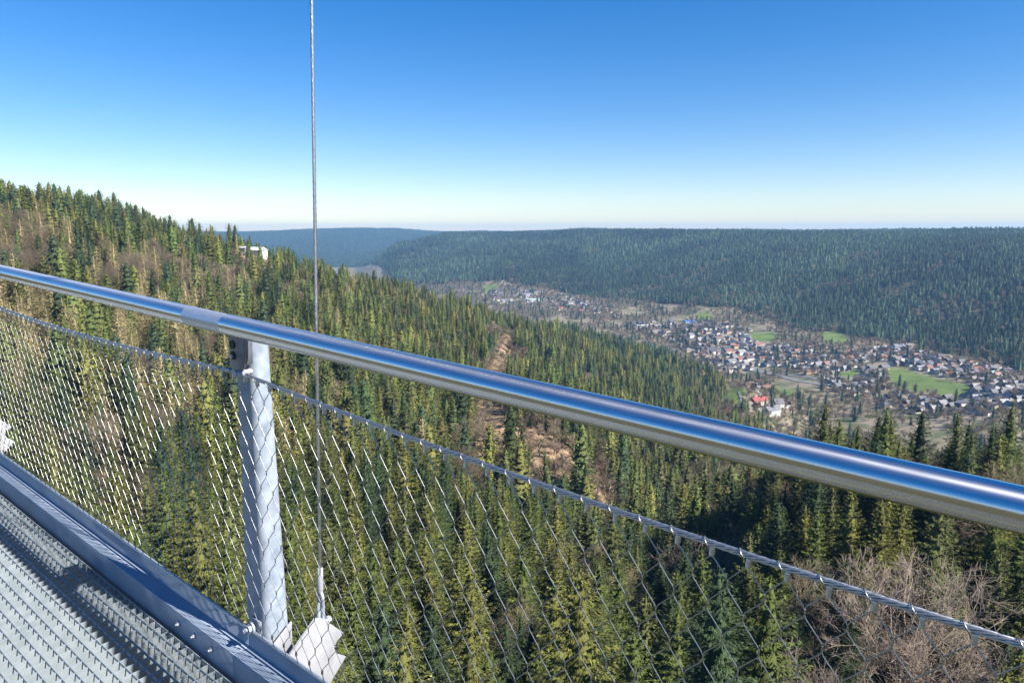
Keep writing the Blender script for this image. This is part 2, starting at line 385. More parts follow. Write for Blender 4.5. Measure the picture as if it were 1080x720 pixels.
# ------------------------------------------------------------------ haze
m = bpy.data.materials.new('haze_air'); m.use_nodes = True; nt = m.node_tree; nt.nodes.clear()
pv = N(nt, 'ShaderNodeVolumePrincipled'); pv.inputs['Density'].default_value = 6.6e-5
pv.inputs['Color'].default_value = (.33, .63, 1.0, 1); pv.inputs['Anisotropy'].default_value = 0.1
ou = N(nt, 'ShaderNodeOutputMaterial'); nt.links.new(pv.outputs[0], ou.inputs['Volume'])
HZ = MB(); zt = float(ZZ.max()) + 70
HZ.box(-14500, 14500, -14500, 14500, float(ZZ.min()) - 1, zt)
hz = HZ.build('haze', m); tag(hz, 'thin blue air haze filling the valley', 'haze', kind='stuff')

# ------------------------------------------------------------------ tree shapes
def spray_mesh(P, Dv, S, L, Wd, tone, droop=None):
    """diamond shaped sprays: P origin, Dv direction, S side, L length, Wd width"""
    n_ = len(P); L = L[:, None]; Wd = Wd[:, None]
    V = np.stack([P, P + Dv * L * .45 + S * Wd * .5, P + Dv * L, P + Dv * L * .45 - S * Wd * .5], 1).reshape(-1, 3)
    F = np.arange(n_ * 4).reshape(-1, 4)
    return V, F, np.repeat(tone, 1)
def norm(a): return a / (np.linalg.norm(a, axis=-1, keepdims=True) + 1e-9)
def conifer(seed, H, R, base, whorls, nb, per_m, sl, sw, core=.5, shape=.85, droopy=.35, sparse=0.0):
    r = np.random.default_rng(seed); P = []; Dv = []; S = []; L = []; W = []; Tn = []
    for i in range(whorls):
        t = (i + .5 * r.random()) / whorls; h = base * H + (H - base * H) * t
        Lb0 = R * ((1 - t) ** shape) * (1 if t > .12 else .72 + 2.2 * t) + .25
        k = max(4, int(nb * (1 - .35 * t)) + r.integers(-1, 2)); a0 = r.random() * 6.28
        for j in range(k):
            if r.random() < sparse: continue
            a = a0 + 6.283 * j / k + r.normal(0, .22); Lb = Lb0 * r.uniform(.7, 1.18)
            out = np.array([math.cos(a), math.sin(a), 0]); side = np.array([-math.sin(a), math.cos(a), 0])
            pitch = .55 * t - droopy * (1 - t) + r.normal(0, .07)
            ns = max(2, int(per_m * Lb)); q = r.uniform(.18, 1.0, ns) ** .8; q[-1] = 1.0
            tn = np.clip(r.normal(1.0, .3), .45, 1.8)
            for s_ in q:
                p = out * Lb * s_ + np.array([0, 0, h + Lb * s_ * pitch - droopy * .35 * Lb * math.sin(s_ * 2.6) + .16 * Lb * max(0, s_ - .75) * 2])
                p = p + side * r.normal(0, .10 * Lb * (1.1 - s_ * .6)) + np.array([0, 0, r.normal(0, .05)])
                sd = 1 if r.random() < .5 else -1
                dv = out * r.uniform(.5, 1.1) + side * sd * r.uniform(.1, .9) * (1.15 - s_) + np.array([0, 0, r.uniform(-.75, .12)])
                P.append(p); Dv.append(dv); S.append(np.cross(dv, [0, 0, 1]) + r.normal(0, .35, 3))
                L.append(sl * r.uniform(.6, 1.25) * (.55 + .45 * (1 - t))); W.append(sw * r.uniform(.7, 1.3)); Tn.append(tn * r.uniform(.65, 1.4))
    for _ in range(3):      # leader
        P.append([0, 0, H - .6]); Dv.append([r.normal(0, .05), r.normal(0, .05), 1]); S.append(r.normal(0, 1, 3)); L.append(1.0); W.append(.18 + sw * .3); Tn.append(1)
    P = np.array(P); Dv = norm(np.array(Dv)); S = norm(np.array(S)); L = np.array(L); W = np.array(W); Tn = np.array(Tn)
    V, F, _ = spray_mesh(P, Dv, S, L, W, Tn)
    if core:   # inner twigs: a ragged stack of thin skirts so the crown is not see-through
        cv = []; cf = []; ct = []; layers = max(5, whorls // 2)
        for i in range(layers):
            t = i / layers; h = base * H + (H - base * H) * t; rr = core * R * (1 - t) ** shape + .1; n7 = 7; b0 = len(V) + len(cv)
            hh = min((H - base * H) / layers * 1.7, (H - h) * .8)
            for j in range(n7):
                a = 6.283 * j / n7 + i; q = rr * r.uniform(.75, 1.25); cv.append([q * math.cos(a), q * math.sin(a), h + r.normal(0, .15) - .25 * rr])
            for j in range(n7):
                a = 6.283 * j / n7 + i; cv.append([.12 * rr * math.cos(a), .12 * rr * math.sin(a), h + hh])
            for j in range(n7): cf.append([b0 + j, b0 + (j + 1) % n7, b0 + n7 + (j + 1) % n7, b0 + n7 + j]); ct.append(r.uniform(.75, 1.1))
        V = np.concatenate([V, np.array(cv)]); F = np.concatenate([F, np.array(cf)]); Tn = np.concatenate([Tn, ct])
    return V, F, Tn
def prism3(p0, p1, r0, r1):
    p0 = np.asarray(p0); p1 = np.asarray(p1); t = norm((p1 - p0)[None])[0]
    e = np.cross(t, [0, 0, 1.0]) if abs(t[2]) < .95 else np.cross(t, [1.0, 0, 0]); e = e / np.linalg.norm(e); g = np.cross(t, e)
    a = [e, -.5 * e + .866 * g, -.5 * e - .866 * g]
    return [p0 + r0 * k for k in a] + [p1 + r1 * k for k in a]
def bare_tree(seed, H, R, depth, kids, thick=1.0, upright=.5):
    r = np.random.default_rng(seed); segs = []; tr = []
    th = H * r.uniform(.28, .4)
    tr.append(([0, 0, -1.0], [r.normal(0, .15), r.normal(0, .15), th], .02 * H * thick * .55, .013 * H * thick * .6))
    def grow(p, dv, L, rd, dp):
        q = p + dv * L; segs.append((p, q, rd, rd * .65))
        if dp == 0: return
        for k in range(kids + (r.random() < .5)):
            nd = dv + r.normal(0, .55, 3) + np.array([0, 0, upright * .35]); nd /= np.linalg.norm(nd)
            s = r.uniform(.35, 1.0); grow(p + dv * L * s, nd, L * r.uniform(.55, .8), max(rd * .6, .022 * thick), dp - 1)
    top = np.array(tr[0][1])
    for k in range(6):
        a = 6.283 * k / 6 + r.normal(0, .3); s = r.uniform(.55, 1)
        dv = np.array([math.cos(a) * R / H * 1.8, math.sin(a) * R / H * 1.8, 1.0]); dv /= np.linalg.norm(dv)
        grow(top * s, dv, (H - th) * r.uniform(.36, .48), .007 * H * thick, depth)
    grow(top, np.array([0, 0, 1.0]), (H - th) * .5, .009 * H * thick, depth)
    def mk(L_):
        V = []; F = []; 
        for p0, p1, a, c_ in L_:
            b_ = len(V); V += prism3(p0, p1, a, c_); F += [[b_, b_ + 1, b_ + 4, b_ + 3], [b_ + 1, b_ + 2, b_ + 5, b_ + 4], [b_ + 2, b_, b_ + 3, b_ + 5]]
        return np.array(V), np.array(F), r.uniform(.75, 1.25, len(F))
    return mk(segs), mk(tr)
def tree_me(name, vft, m_):
    V, F, Tn = vft; return np_mesh(name, V, F, m_, False, {'tone': ('FLOAT', 'FACE', Tn)})
def trunk_me(H, r0, name='trunk'):
    mb = MB(); mb.tube([(0, 0, -1.5), (.02, 0, H * .3), (0, .03, H * .7), (0, 0, H * .97)], [r0, r0 * .8, r0 * .42, .03], 7)
    me = bpy.data.meshes.new(name); me.from_pydata(mb.V, [], mb.F); me.update(); me.materials.append(M_bark); return me
near_sp = []; mid_sp = []; far_sp = []; near_la = []; mid_la = []
for s in range(7):
    H = [26, 28, 24, 30, 25, 27, 22][s]; R = [5.0, 5.6, 4.7, 5.8, 4.3, 6.0, 4.6][s]
    near_sp.append((tree_me('crown', conifer(100 + s, H, R, [.1, .18, .08, .22, .1, .15, .05][s], 31, 11, 17, .66, .125, .42, shape=.75), M_fol_o), trunk_me(H, .3), H))
for s in range(6):
    H = [26, 28, 24, 30, 25, 22][s]; R = [6.0, 6.6, 5.4, 6.8, 5.0, 6.2][s]
    mid_sp.append(tree_me('spruce_mid', conifer(200 + s, H, R, .10, 22, 8, 2.6, 1.2, .6, .55, shape=[.7, .55, .65, .5, .75, .6][s]), M_fol_i))
for s in range(5):
    H = [19, 21, 17, 23, 18][s]; R = [5.4, 6.0, 5.0, 5.6, 4.8][s]
    far_sp.append(tree_me('spruce_far', conifer(300 + s, H, R, .12, 9, 6, .75, 2.4, 1.5, .7, shape=.6), M_fol_i))
for s in range(4):
    H = [24, 26, 22, 25][s]
    near_la.append((tree_me('crown', conifer(400 + s, H, [4.8, 5.3, 4.5, 4.8][s], .15, 36, 10, 6.5, .7, .2, .28, droopy=.2, shape=.75), M_fol_o), trunk_me(H, .27), H))
for s in range(3):
    mid_la.append(tree_me('larch_mid', conifer(500 + s, 24, 4.6, .15, 22, 9, 3.4, 1.2, .4, .4, droopy=.2, shape=.7), M_fol_i))
near_ba = []; mid_ba = []
for s in range(4):
    H = [17, 20, 15, 18][s]; a_, t_ = bare_tree(600 + s, H, [6, 6.5, 6, 5][s], 5, 3, .6, .5)
    near_ba.append((tree_me('branches', a_, M_fol_o), tree_me('trunk', t_, M_fol_o), H))
for s in range(4):
    a_, t_ = bare_tree(700 + s, [15, 17, 14, 16][s], 5.5, 3, 3, 2.6, .4); mid_ba.append(tree_me('bare_mid', (np.concatenate([a_[0], t_[0]]), np.concatenate([a_[1], t_[1] + len(a_[0])]), np.concatenate([a_[2], t_[2]])), M_fol_i))

# ------------------------------------------------------------------ where the trees stand
def scatter(d0, d1, a0, a1, spacing, jit=.45):
    """jittered grid over an annulus sector"""
    ext = d1; n_ = int(2 * ext / spacing) + 1
    ux = (np.arange(n_) - n_ / 2) * spacing
    X = []; Y = []
    uy = np.arange(int(-.3 * ext / spacing), int(ext / spacing) + 1) * spacing
    gx, gy = np.meshgrid(ux, uy); gx = gx + (np.arange(len(uy)) % 2)[:, None] * spacing / 2
    gx = gx + RNG.uniform(-jit, jit, gx.shape) * spacing; gy = gy + RNG.uniform(-jit, jit, gy.shape) * spacing
    D, A = polar(gx, gy); k = (D > d0) & (D < d1) & (A > a0) & (A < a1)
    return gx[k], gy[k]
# line-of-sight table: elevation of the highest thing nearer than D
vaz = np.radians(np.arange(-56, 56.1, .5)); vD = np.geomspace(40, 9500, 520)
ga, gd = np.meshgrid(vaz, vD, indexing='ij'); gz = terrain(gd * np.sin(ga), gd * np.cos(ga))
ff = (~on_floor(gd * np.sin(ga), gd * np.cos(ga))) & (open_mask(gd * np.sin(ga), gd * np.cos(ga)) < .5)
el = np.arctan2(gz + np.where(ff, 14, 0), gd); cum = np.maximum.accumulate(el, 1)
def seen(X, Y, Ztop, marg=.004):
    D, A = polar(X, Y); ia = np.clip(((A - vaz[0]) / (vaz[1] - vaz[0])).round().astype(int), 0, len(vaz) - 1)
    idx = np.clip(np.searchsorted(vD, D * .985) - 1, 0, len(vD) - 1)
    c0 = np.minimum(np.minimum(cum[ia, idx], cum[np.clip(ia - 1, 0, len(vaz) - 1), idx]), cum[np.clip(ia + 1, 0, len(vaz) - 1), idx])
    return np.arctan2(Ztop, D) > c0 - marg
def project(X, Y, Z):
    cy = Y * math.cos(PITCH) - Z * math.sin(PITCH); cz = Y * math.sin(PITCH) + Z * math.cos(PITCH)
    return 540 + FPX * X / cy, 360 - FPX * cz / cy, cy
PROJ_X = []
def gn_forest(name, protos, X, Y, Z, sc, tint, label, cat=None):
    n_ = len(X)
    if n_ == 0: return
    me = bpy.data.meshes.new(name); me.vertices.add(n_); me.vertices.foreach_set('co', np.stack([X, Y, Z], -1).astype(np.float32).ravel())
    a = me.attributes.new('idx', 'INT', 'POINT'); a.data.foreach_set('value', RNG.integers(0, len(protos), n_).astype(np.int32))
    a = me.attributes.new('rot', 'FLOAT_VECTOR', 'POINT'); a.data.foreach_set('vector', np.stack([RNG.normal(0, .025, n_), RNG.normal(0, .025, n_), RNG.uniform(0, 6.28, n_)], -1).astype(np.float32).ravel())
    a = me.attributes.new('scl', 'FLOAT_VECTOR', 'POINT'); w_ = sc * RNG.uniform(.88, 1.15, n_); a.data.foreach_set('vector', np.stack([w_, w_, sc], -1).astype(np.float32).ravel())
    a = me.attributes.new('tint', 'FLOAT_COLOR', 'POINT'); a.data.foreach_set('color', np.concatenate([tint, np.ones((n_, 1))], 1).astype(np.float32).ravel())
    me.update(); o = bpy.data.objects.new(name, me); link(o)
    ng = bpy.data.node_groups.new(name + '_nodes', 'GeometryNodeTree')
    ng.interface.new_socket('Geometry', in_out='INPUT', socket_type='NodeSocketGeometry'); ng.interface.new_socket('Geometry', in_out='OUTPUT', socket_type='NodeSocketGeometry')
    gi = ng.nodes.new('NodeGroupInput'); go = ng.nodes.new('NodeGroupOutput'); ip = ng.nodes.new('GeometryNodeInstanceOnPoints')
    jn = ng.nodes.new('GeometryNodeJoinGeometry')
    for p in protos:
        po = bpy.data.objects.new(p.name, p)      # shape source only
        oi = ng.nodes.new('GeometryNodeObjectInfo'); oi.inputs['Object'].default_value = po; oi.inputs['As Instance'].default_value = True
        ng.links.new(oi.outputs['Geometry'], jn.inputs[0])
    def na(nm, t):
        q = ng.nodes.new('GeometryNodeInputNamedAttribute'); q.data_type = t; q.inputs[0].default_value = nm; return q.outputs['Attribute']
    ng.links.new(gi.outputs[0], ip.inputs['Points']); ng.links.new(jn.outputs[0], ip.inputs['Instance']); ip.inputs['Pick Instance'].default_value = True
    ng.links.new(na('idx', 'INT'), ip.inputs['Instance Index']); ng.links.new(na('rot', 'FLOAT_VECTOR'), ip.inputs['Rotation']); ng.links.new(na('scl', 'FLOAT_VECTOR'), ip.inputs['Scale'])
    ng.links.new(ip.outputs[0], go.inputs[0])
    md = o.modifiers.new('forest', 'NODES'); md.node_group = ng
    tag(o, label, cat, kind="stuff"); return o
def tints(X, Y, pal, wts=None, s=50, var=.18):
    n_ = len(X); pal = np.array(pal); k = RNG.choice(len(pal), n_, p=wts)
    # neighbours tend to share a hue
    base = pal[k]; return base * (1 + RNG.normal(0, var, (n_, 1))).clip(.5, 1.6) * (1 + RNG.normal(0, .05, (n_, 3)))
GREENS = [(.072, .090, .024), (.112, .114, .030), (.036, .056, .025), (.086, .096, .032)]
GW = [.35, .25, .22, .18]
TAN = [(.25, .21, .10), (.20, .165, .085), (.30, .25, .13)]
BARE = [(.185, .145, .10), (.235, .185, .13), (.15, .12, .085)]
FARG = [(.032, .054, .028), (.050, .074, .034), (.020, .036, .022)]

# near slopes
X, Y = scatter(30, 1250, R_(-56), R_(56), 8.8)
xe, ye = scatter(135, 330, R_(17), R_(48), 9.0); X = np.concatenate([X, xe]); Y = np.concatenate([Y, ye])
Z = terrain(X, Y); D, A = polar(X, Y)
keep = (open_mask(X, Y) < .5) & ~on_floor(X, Y) & ~meadow_mask(X, Y)
gap = fbm(X / 26, Y / 26, 77); keep &= (gap > .26) | (RNG.random(len(X)) < .4)
BIG = [(957, 622, 97, 1.2), (990, 632, 92, 1.0), (842, 705, 84, 1.05), (757, 560, 160, 1.1)]
BIGP = [pxD(a, b_, c_) for a, b_, c_, _ in BIG]
for bx0, by0 in BIGP:
    dd = math.hypot(bx0, by0)
    for f_, r_ in ((1, 7.5), (1 - 9 / dd, 6.0)): keep &= np.hypot(X - bx0 * f_, Y - by0 * f_) > r_
dens = (A > R_(14)) & (D > 140)
keep &= seen(X, Y, Z + 30)
X, Y, Z, D, A = X[keep], Y[keep], Z[keep], D[keep], A[keep]
px, py, dep = project(X, Y, Z + 24)
# stands of larch and bare trees
lar = np.zeros(len(X)); bar = np.zeros(len(X))
def blob(cx, cy, rx, ry, arr, s_):
    np.maximum(arr, s_ * np.exp(-(((px - cx) / rx) ** 2 + ((py - cy) / ry) ** 2)), out=arr)
for q in ((20, 320, 60, 70, .75), (150, 330, 70, 60, .65), (190, 370, 60, 40, .65), (290, 390, 50, 40, .45), (40, 250, 60, 40, .3), (400, 320, 60, 30, .15), (100, 280, 60, 30, .25)): blob(*q[:4], lar, q[4])
for q in ((150, 262, 60, 14, .6), (230, 275, 50, 16, .55), (30, 245, 60, 30, .4), (120, 430, 70, 45, .6), (60, 370, 50, 30, .35), (330, 290, 50, 18, .3), (530, 380, 25, 50, .4), (560, 455, 80, 30, .5), (640, 480, 40, 40, .5), (790, 470, 60, 30, .2), (950, 575, 60, 40, .35), (830, 660, 50, 50, .5), (755, 500, 40, 25, .4), (770, 430, 50, 40, .6), (450, 300, 60, 20, .15)): blob(*q[:4], bar, q[4])
u_ = RNG.random(len(X)); kind = np.where(u_ < bar, 2, np.where(u_ < bar + lar, 1, 0))
kind[(kind == 0) & (RNG.random(len(X)) < .02) & (px < 450)] = 1; kind[(kind == 0) & (RNG.random(len(X)) < .02)] = 2
frame = (px > -40) & (px < 1120) & (py > -40) & (py < 800) & (dep > 5)
size = np.where(frame, 26.0 / D, 0)
# scattered bare trees on the open banks
ox, oy = scatter(240, 950, R_(-5), R_(15), 8.5); k_ = (open_mask(ox, oy) > .5) & (RNG.random(len(ox)) < .62); ox, oy = ox[k_], oy[k_]
# valley floor trees
vx, vy = scatter(780, 3300, R_(-16), R_(48), 11)
k_ = on_floor(vx, vy) & ~meadow_mask(vx, vy) & (fbm(vx / 75, vy / 75, 91) > np.where(np.hypot(vx, vy) < 1300, .33, .43))
vx, vy = vx[k_], vy[k_]; vz = terrain(vx, vy); k_ = seen(vx, vy, vz + 16); vx, vy, vz = vx[k_], vy[k_], vz[k_]

ZONES = [  # what stands in front of a tree places it
 (lambda x, y: x < 120 and y < 285 + .22 * x, 'above the far end of the handrail'),
 (lambda x, y: x < 240 and y < 285 + .22 * x, 'above the handrail before the post'),
 (lambda x, y: 240 <= x < 331 and y < 340 + .23 * (x - 240), 'above the handrail from post to hanger cable'),
 (lambda x, y: 331 <= x < 430 and y < 290 + .2336 * x, 'above the handrail just past the hanger cable'),
 (lambda x, y: 430 <= x < 540 and y < 290 + .2336 * x, 'above the handrail by the bare strip'),
 (lambda x, y: 540 <= x < 770 and y < 285 + .2336 * x, 'on the spur above the handrail'),
 (lambda x, y: 770 <= x < 870 and y < 285 + .2336 * x, 'above the handrail under the grassy knoll'),
 (lambda x, y: 870 <= x < 970 and y < 285 + .2336 * x, 'above the handrail under the long meadow'),
 (lambda x, y: x >= 970 and y < 285 + .2336 * x, 'above the thick end of the handrail'),
 (lambda x, y: x < 120 and y < 328 + .28 * x, 'between rail and net rope at far end'),
 (lambda x, y: x < 245 and y < 328 + .28 * x, 'between rail and net rope before the post'),
 (lambda x, y: 245 <= x < 400 and y < 300 + .345 * x, 'between rail and net rope past the post'),
 (lambda x, y: 400 <= x < 520 and y < 300 + .345 * x, 'between rail and rope below the strip'),
 (lambda x, y: 520 <= x < 650 and y < 300 + .345 * x, 'between rail and rope at bare banks'),
 (lambda x, y: 650 <= x < 780 and y < 308 + .345 * x, 'between rail and rope past bare banks'),
 (lambda x, y: 780 <= x < 900 and y < 308 + .345 * x, 'between rail and rope above bare crowns'),
 (lambda x, y: x >= 900 and y < 308 + .345 * x, 'between rail and rope at thick end'),
 (lambda x, y: x < 60, 'behind the dense far net'),
 (lambda x, y: x < 120, 'behind the net above the deck edge'),
 (lambda x, y: x < 180, 'behind the net above the deck bolts'),
 (lambda x, y: x < 245, 'behind the net touching the post'),
 (lambda x, y: x < 337, 'behind the net from post to cable'),
 (lambda x, y: x < 400, 'behind the net just past the cable'),
 (lambda x, y: x < 470, 'behind the net well past the cable'),
 (lambda x, y: x < 545, 'behind the net short of its middle'),
 (lambda x, y: x < 620, 'behind the middle of the net'),
 (lambda x, y: x < 700, 'behind the net past its middle'),
 (lambda x, y: x < 780, 'behind the net before the bare crowns'),
 (lambda x, y: x < 900, 'behind the net among the bare crowns'),
 (lambda x, y: True, 'behind the widest net diamonds')]
def zone(x, y):
    for f_, s_ in ZONES:
        if f_(x, y): return s_
HUE = ['mid green', 'yellow green', 'dark green', 'olive green']
TANW = ['tan', 'brown', 'straw']
ORD = ['leftmost', 'second from left', 'third from left', 'fourth from left', 'fifth from left', 'sixth from left', 'seventh from left', 'eighth from left', 'ninth from left', 'tenth from left', '11th from left', '12th from left', '13th from left', '14th from left', '15th from left', '16th from left']
PENDING = []      # (object, base label, picture x)
def settle_labels():
    by = {}
    for o, b_, x in PENDING: by.setdefault(b_, []).append((x, o))
    for b_, L_ in by.items():
        L_.sort(key=lambda q: q[0])
        for k, (x, o) in enumerate(L_):
            o['label'] = b_ if len(L_) == 1 else (ORD[k] if k < len(ORD) - 1 and k < len(L_) - 1 else ('rightmost' if k == len(L_) - 1 else str(k + 1) + 'th from left')) + ' ' + b_
indiv = np.zeros(len(X), bool)
for kd, protos, nm, cat, pal, words_, noun in ((0, near_sp, 'spruce_tree', 'spruce', GREENS, HUE, 'spruce'), (1, near_la, 'larch_tree', 'larch', TAN, TANW, 'leafless larch'), (2, near_ba, 'bare_tree', 'bare tree', BARE, ['grey brown', 'pale brown', 'dark brown'], 'leafless tree')):
    ids = np.where((kind == kd) & frame)[0]; ids = ids[np.argsort(-size[ids])][:300 if kd != 2 else 200]
    first = {}
    for q_, i in enumerate(ids):
        indiv[i] = True
        v = int(RNG.integers(len(protos))); me_c, me_t, H = protos[v]
        c_ = int(RNG.choice(len(pal), p=GW if kd == 0 else None)); col = np.array(pal[c_]) * RNG.uniform(.85, 1.18)
        s_ = RNG.uniform(.64, 1.15) * (1 if kd != 2 else 1.15)
        if kd == 0 and px[i] > 770 and D[i] > 125: s_ = .78 + (s_ - .64) * .3
        t_ = bpy.data.objects.new(nm, None); C.objects.link(t_); t_.location = (X[i], Y[i], Z[i]); t_.rotation_euler = (RNG.normal(0, .02), RNG.normal(0, .02), RNG.uniform(0, 6.28)); w_ = s_ * RNG.uniform(.9, 1.12); t_.scale = (w_, w_, s_)
        cr = bpy.data.objects.new('crown', me_c); cr.color = (*col, 1); link(cr, t_)
        tk = bpy.data.objects.new('trunk', me_t); tk.color = (.10, .075, .06, 1); link(tk, t_)
        zx, zy, _ = project(X[i], Y[i], Z[i] + H * s_ * .85)
        hw = 'tall' if s_ * H > 27 else ('short' if s_ * H < 21 else 'medium')
        if kd == 2: hw = 'tall' if s_ * H > 19 else 'low'
        PENDING.append((t_, f'{hw} {"broad" if w_ > s_ * 1.01 else "slim"} {words_[c_]} {noun} {zone(zx, zy)}', zx))
        tag(t_, None, cat, ('bare trees' if kd == 2 else cat + ' trees') + ' on the near slopes')
for q_, ((bx0, by0), bb) in enumerate(zip(BIGP, BIG)):
    me_c, me_t, H = near_ba[q_ % 4]; bz0 = float(terrain(bx0, by0)); s_ = bb[3] * 19 / H * 1.12
    t_ = bpy.data.objects.new('bare_tree', None); C.objects.link(t_); t_.location = (bx0, by0, bz0); t_.rotation_euler = (0, 0, q_ * 1.3); t_.scale = (s_ * 1.15, s_ * 1.15, s_)
    col = np.array((.27, .215, .17)) * RNG.uniform(.85, 1.15)
    cr = bpy.data.objects.new('crown', me_c); cr.color = (*col, 1); link(cr, t_); tk = bpy.data.objects.new('trunk', me_t); tk.color = (*(col * .8), 1); link(tk, t_)
    zx, zy, _ = project(bx0, by0, bz0 + H * s_ * .8)
    PENDING.append((t_, 'large pale brown leafless crown among dark spruces ' + ('above the net rope' if q_ == 3 else 'behind the wide net diamonds'), zx)); tag(t_, None, 'bare tree', 'bare trees on the near slopes')
rest = ~indiv
k_ = rest & (kind == 0)
near_i = [tree_me('spruce_near', conifer(130 + s, [26, 28, 24][s], [5.2, 5.7, 4.8][s], .12, 28, 10, 10, .8, .2, .45, shape=.7), M_fol_i) for s in range(3)]
kk = k_ & (D < 240)
gn_forest('spruce_forest', near_i, X[kk], Y[kk], Z[kk], RNG.uniform(.75, 1.12, kk.sum()), tints(X[kk], Y[kk], GREENS, GW), 'dense green spruce forest between and beside the single trees near the bridge')
kk = k_ & (D >= 240)
gn_forest('spruce_forest', mid_sp, X[kk], Y[kk], Z[kk], RNG.uniform(.5, 1.2, kk.sum()), tints(X[kk], Y[kk], GREENS, GW, var=.26), 'sunlit spruce forest covering the near ridge down to the village')
kk = rest & (kind == 1)
gn_forest('larch_wood', mid_la, X[kk], Y[kk], Z[kk], RNG.uniform(.75, 1.1, kk.sum()), tints(X[kk], Y[kk], TAN), 'straw coloured leafless larches scattered through the near ridge')
kk = rest & (kind == 2)
bx_ = np.concatenate([X[kk], ox]); by_ = np.concatenate([Y[kk], oy])
gn_forest('bare_wood', mid_ba, bx_, by_, terrain(bx_, by_), np.concatenate([RNG.uniform(.95, 1.5, kk.sum()), RNG.uniform(.5, .95, len(ox))]), tints(bx_, by_, BARE), 'grey brown leafless trees on the near ridge and bare banks')
vk = RNG.random(len(vx)) < .11
gn_forest('bare_wood', mid_ba, vx[~vk], vy[~vk], vz[~vk], RNG.uniform(.5, 1.0, (~vk).sum()), tints(vx[~vk], vy[~vk], BARE), 'leafless grey brown woods and garden trees around the village')
gn_forest('spruce_wood', mid_sp, vx[vk], vy[vk], vz[vk], RNG.uniform(.45, .9, vk.sum()), tints(vx[vk], vy[vk], FARG), 'dark evergreen trees scattered between village houses')
# far valley side
X2, Y2 = scatter(1150, 5600, R_(-21), R_(44), 10.5)
Z2 = terrain(X2, Y2); k_ = ~on_floor(X2, Y2) & ~meadow_mask(X2, Y2) & seen(X2, Y2, Z2 + 24, .002)
D2, A2 = polar(X2, Y2); k_ &= (D2 < 3300) | (RNG.random(len(X2)) < .55); k_ &= (fbm(X2 / 60, Y2 / 60, 12) > .24) & ~((fbm(X2 / 210, Y2 / 120, 41) > .70) & (RNG.random(len(X2)) < .8))
X2, Y2, Z2, D2, A2 = X2[k_], Y2[k_], Z2[k_], D2[k_], A2[k_]
fs2, fe2 = floor_range(A2); edge = np.exp(-np.clip(D2 - fe2, 0, 1e9) / 90)
br2 = (RNG.random(len(X2)) < .45 * edge * (fbm(X2 / 150, Y2 / 150, 14) > .42) + .5 * (fbm(X2 / 170, Y2 / 90, 15) > .66) + .02)
gn_forest('far_forest', far_sp, X2[~br2], Y2[~br2], Z2[~br2], RNG.uniform(.7, 1.15, (~br2).sum()) * np.where(D2[~br2] > 3300, 1.25, 1.0), tints(X2[~br2], Y2[~br2], FARG, var=.4) * (.62 + 1.1 * np.clip((fbm(X2[~br2] / 240, Y2[~br2] / 240, 55) - .3) * 2.2, 0, 1))[:, None], 'dark blue green conifer forest on the far valley side up to the horizon')  # broad tint patches: stand differences, plus painted light and shade of the spurs
gn_forest('far_bare_wood', mid_ba, X2[br2], Y2[br2], Z2[br2], RNG.uniform(.7, 1.2, br2.sum()), tints(X2[br2], Y2[br2], BARE), 'brownish leafless stands among the conifers of the far valley side')
X3, Y3 = scatter(5600, 9400, R_(-26), R_(-2), 19)
Z3 = terrain(X3, Y3); k_ = seen(X3, Y3, Z3 + 24, .002) & ~on_floor(X3, Y3); X3, Y3, Z3 = X3[k_], Y3[k_], Z3[k_]
gn_forest('distant_forest', far_sp, X3, Y3, Z3, RNG.uniform(1.1, 1.7, len(X3)), tints(X3, Y3, FARG), 'hazy blue forest on the most distant hill')
print('TREES near', len(X), 'indiv', int(indiv.sum()), [int((kind == k).sum()) for k in (0, 1, 2)], 'valley', len(vx), 'far', len(X2), 'dist', len(X3))
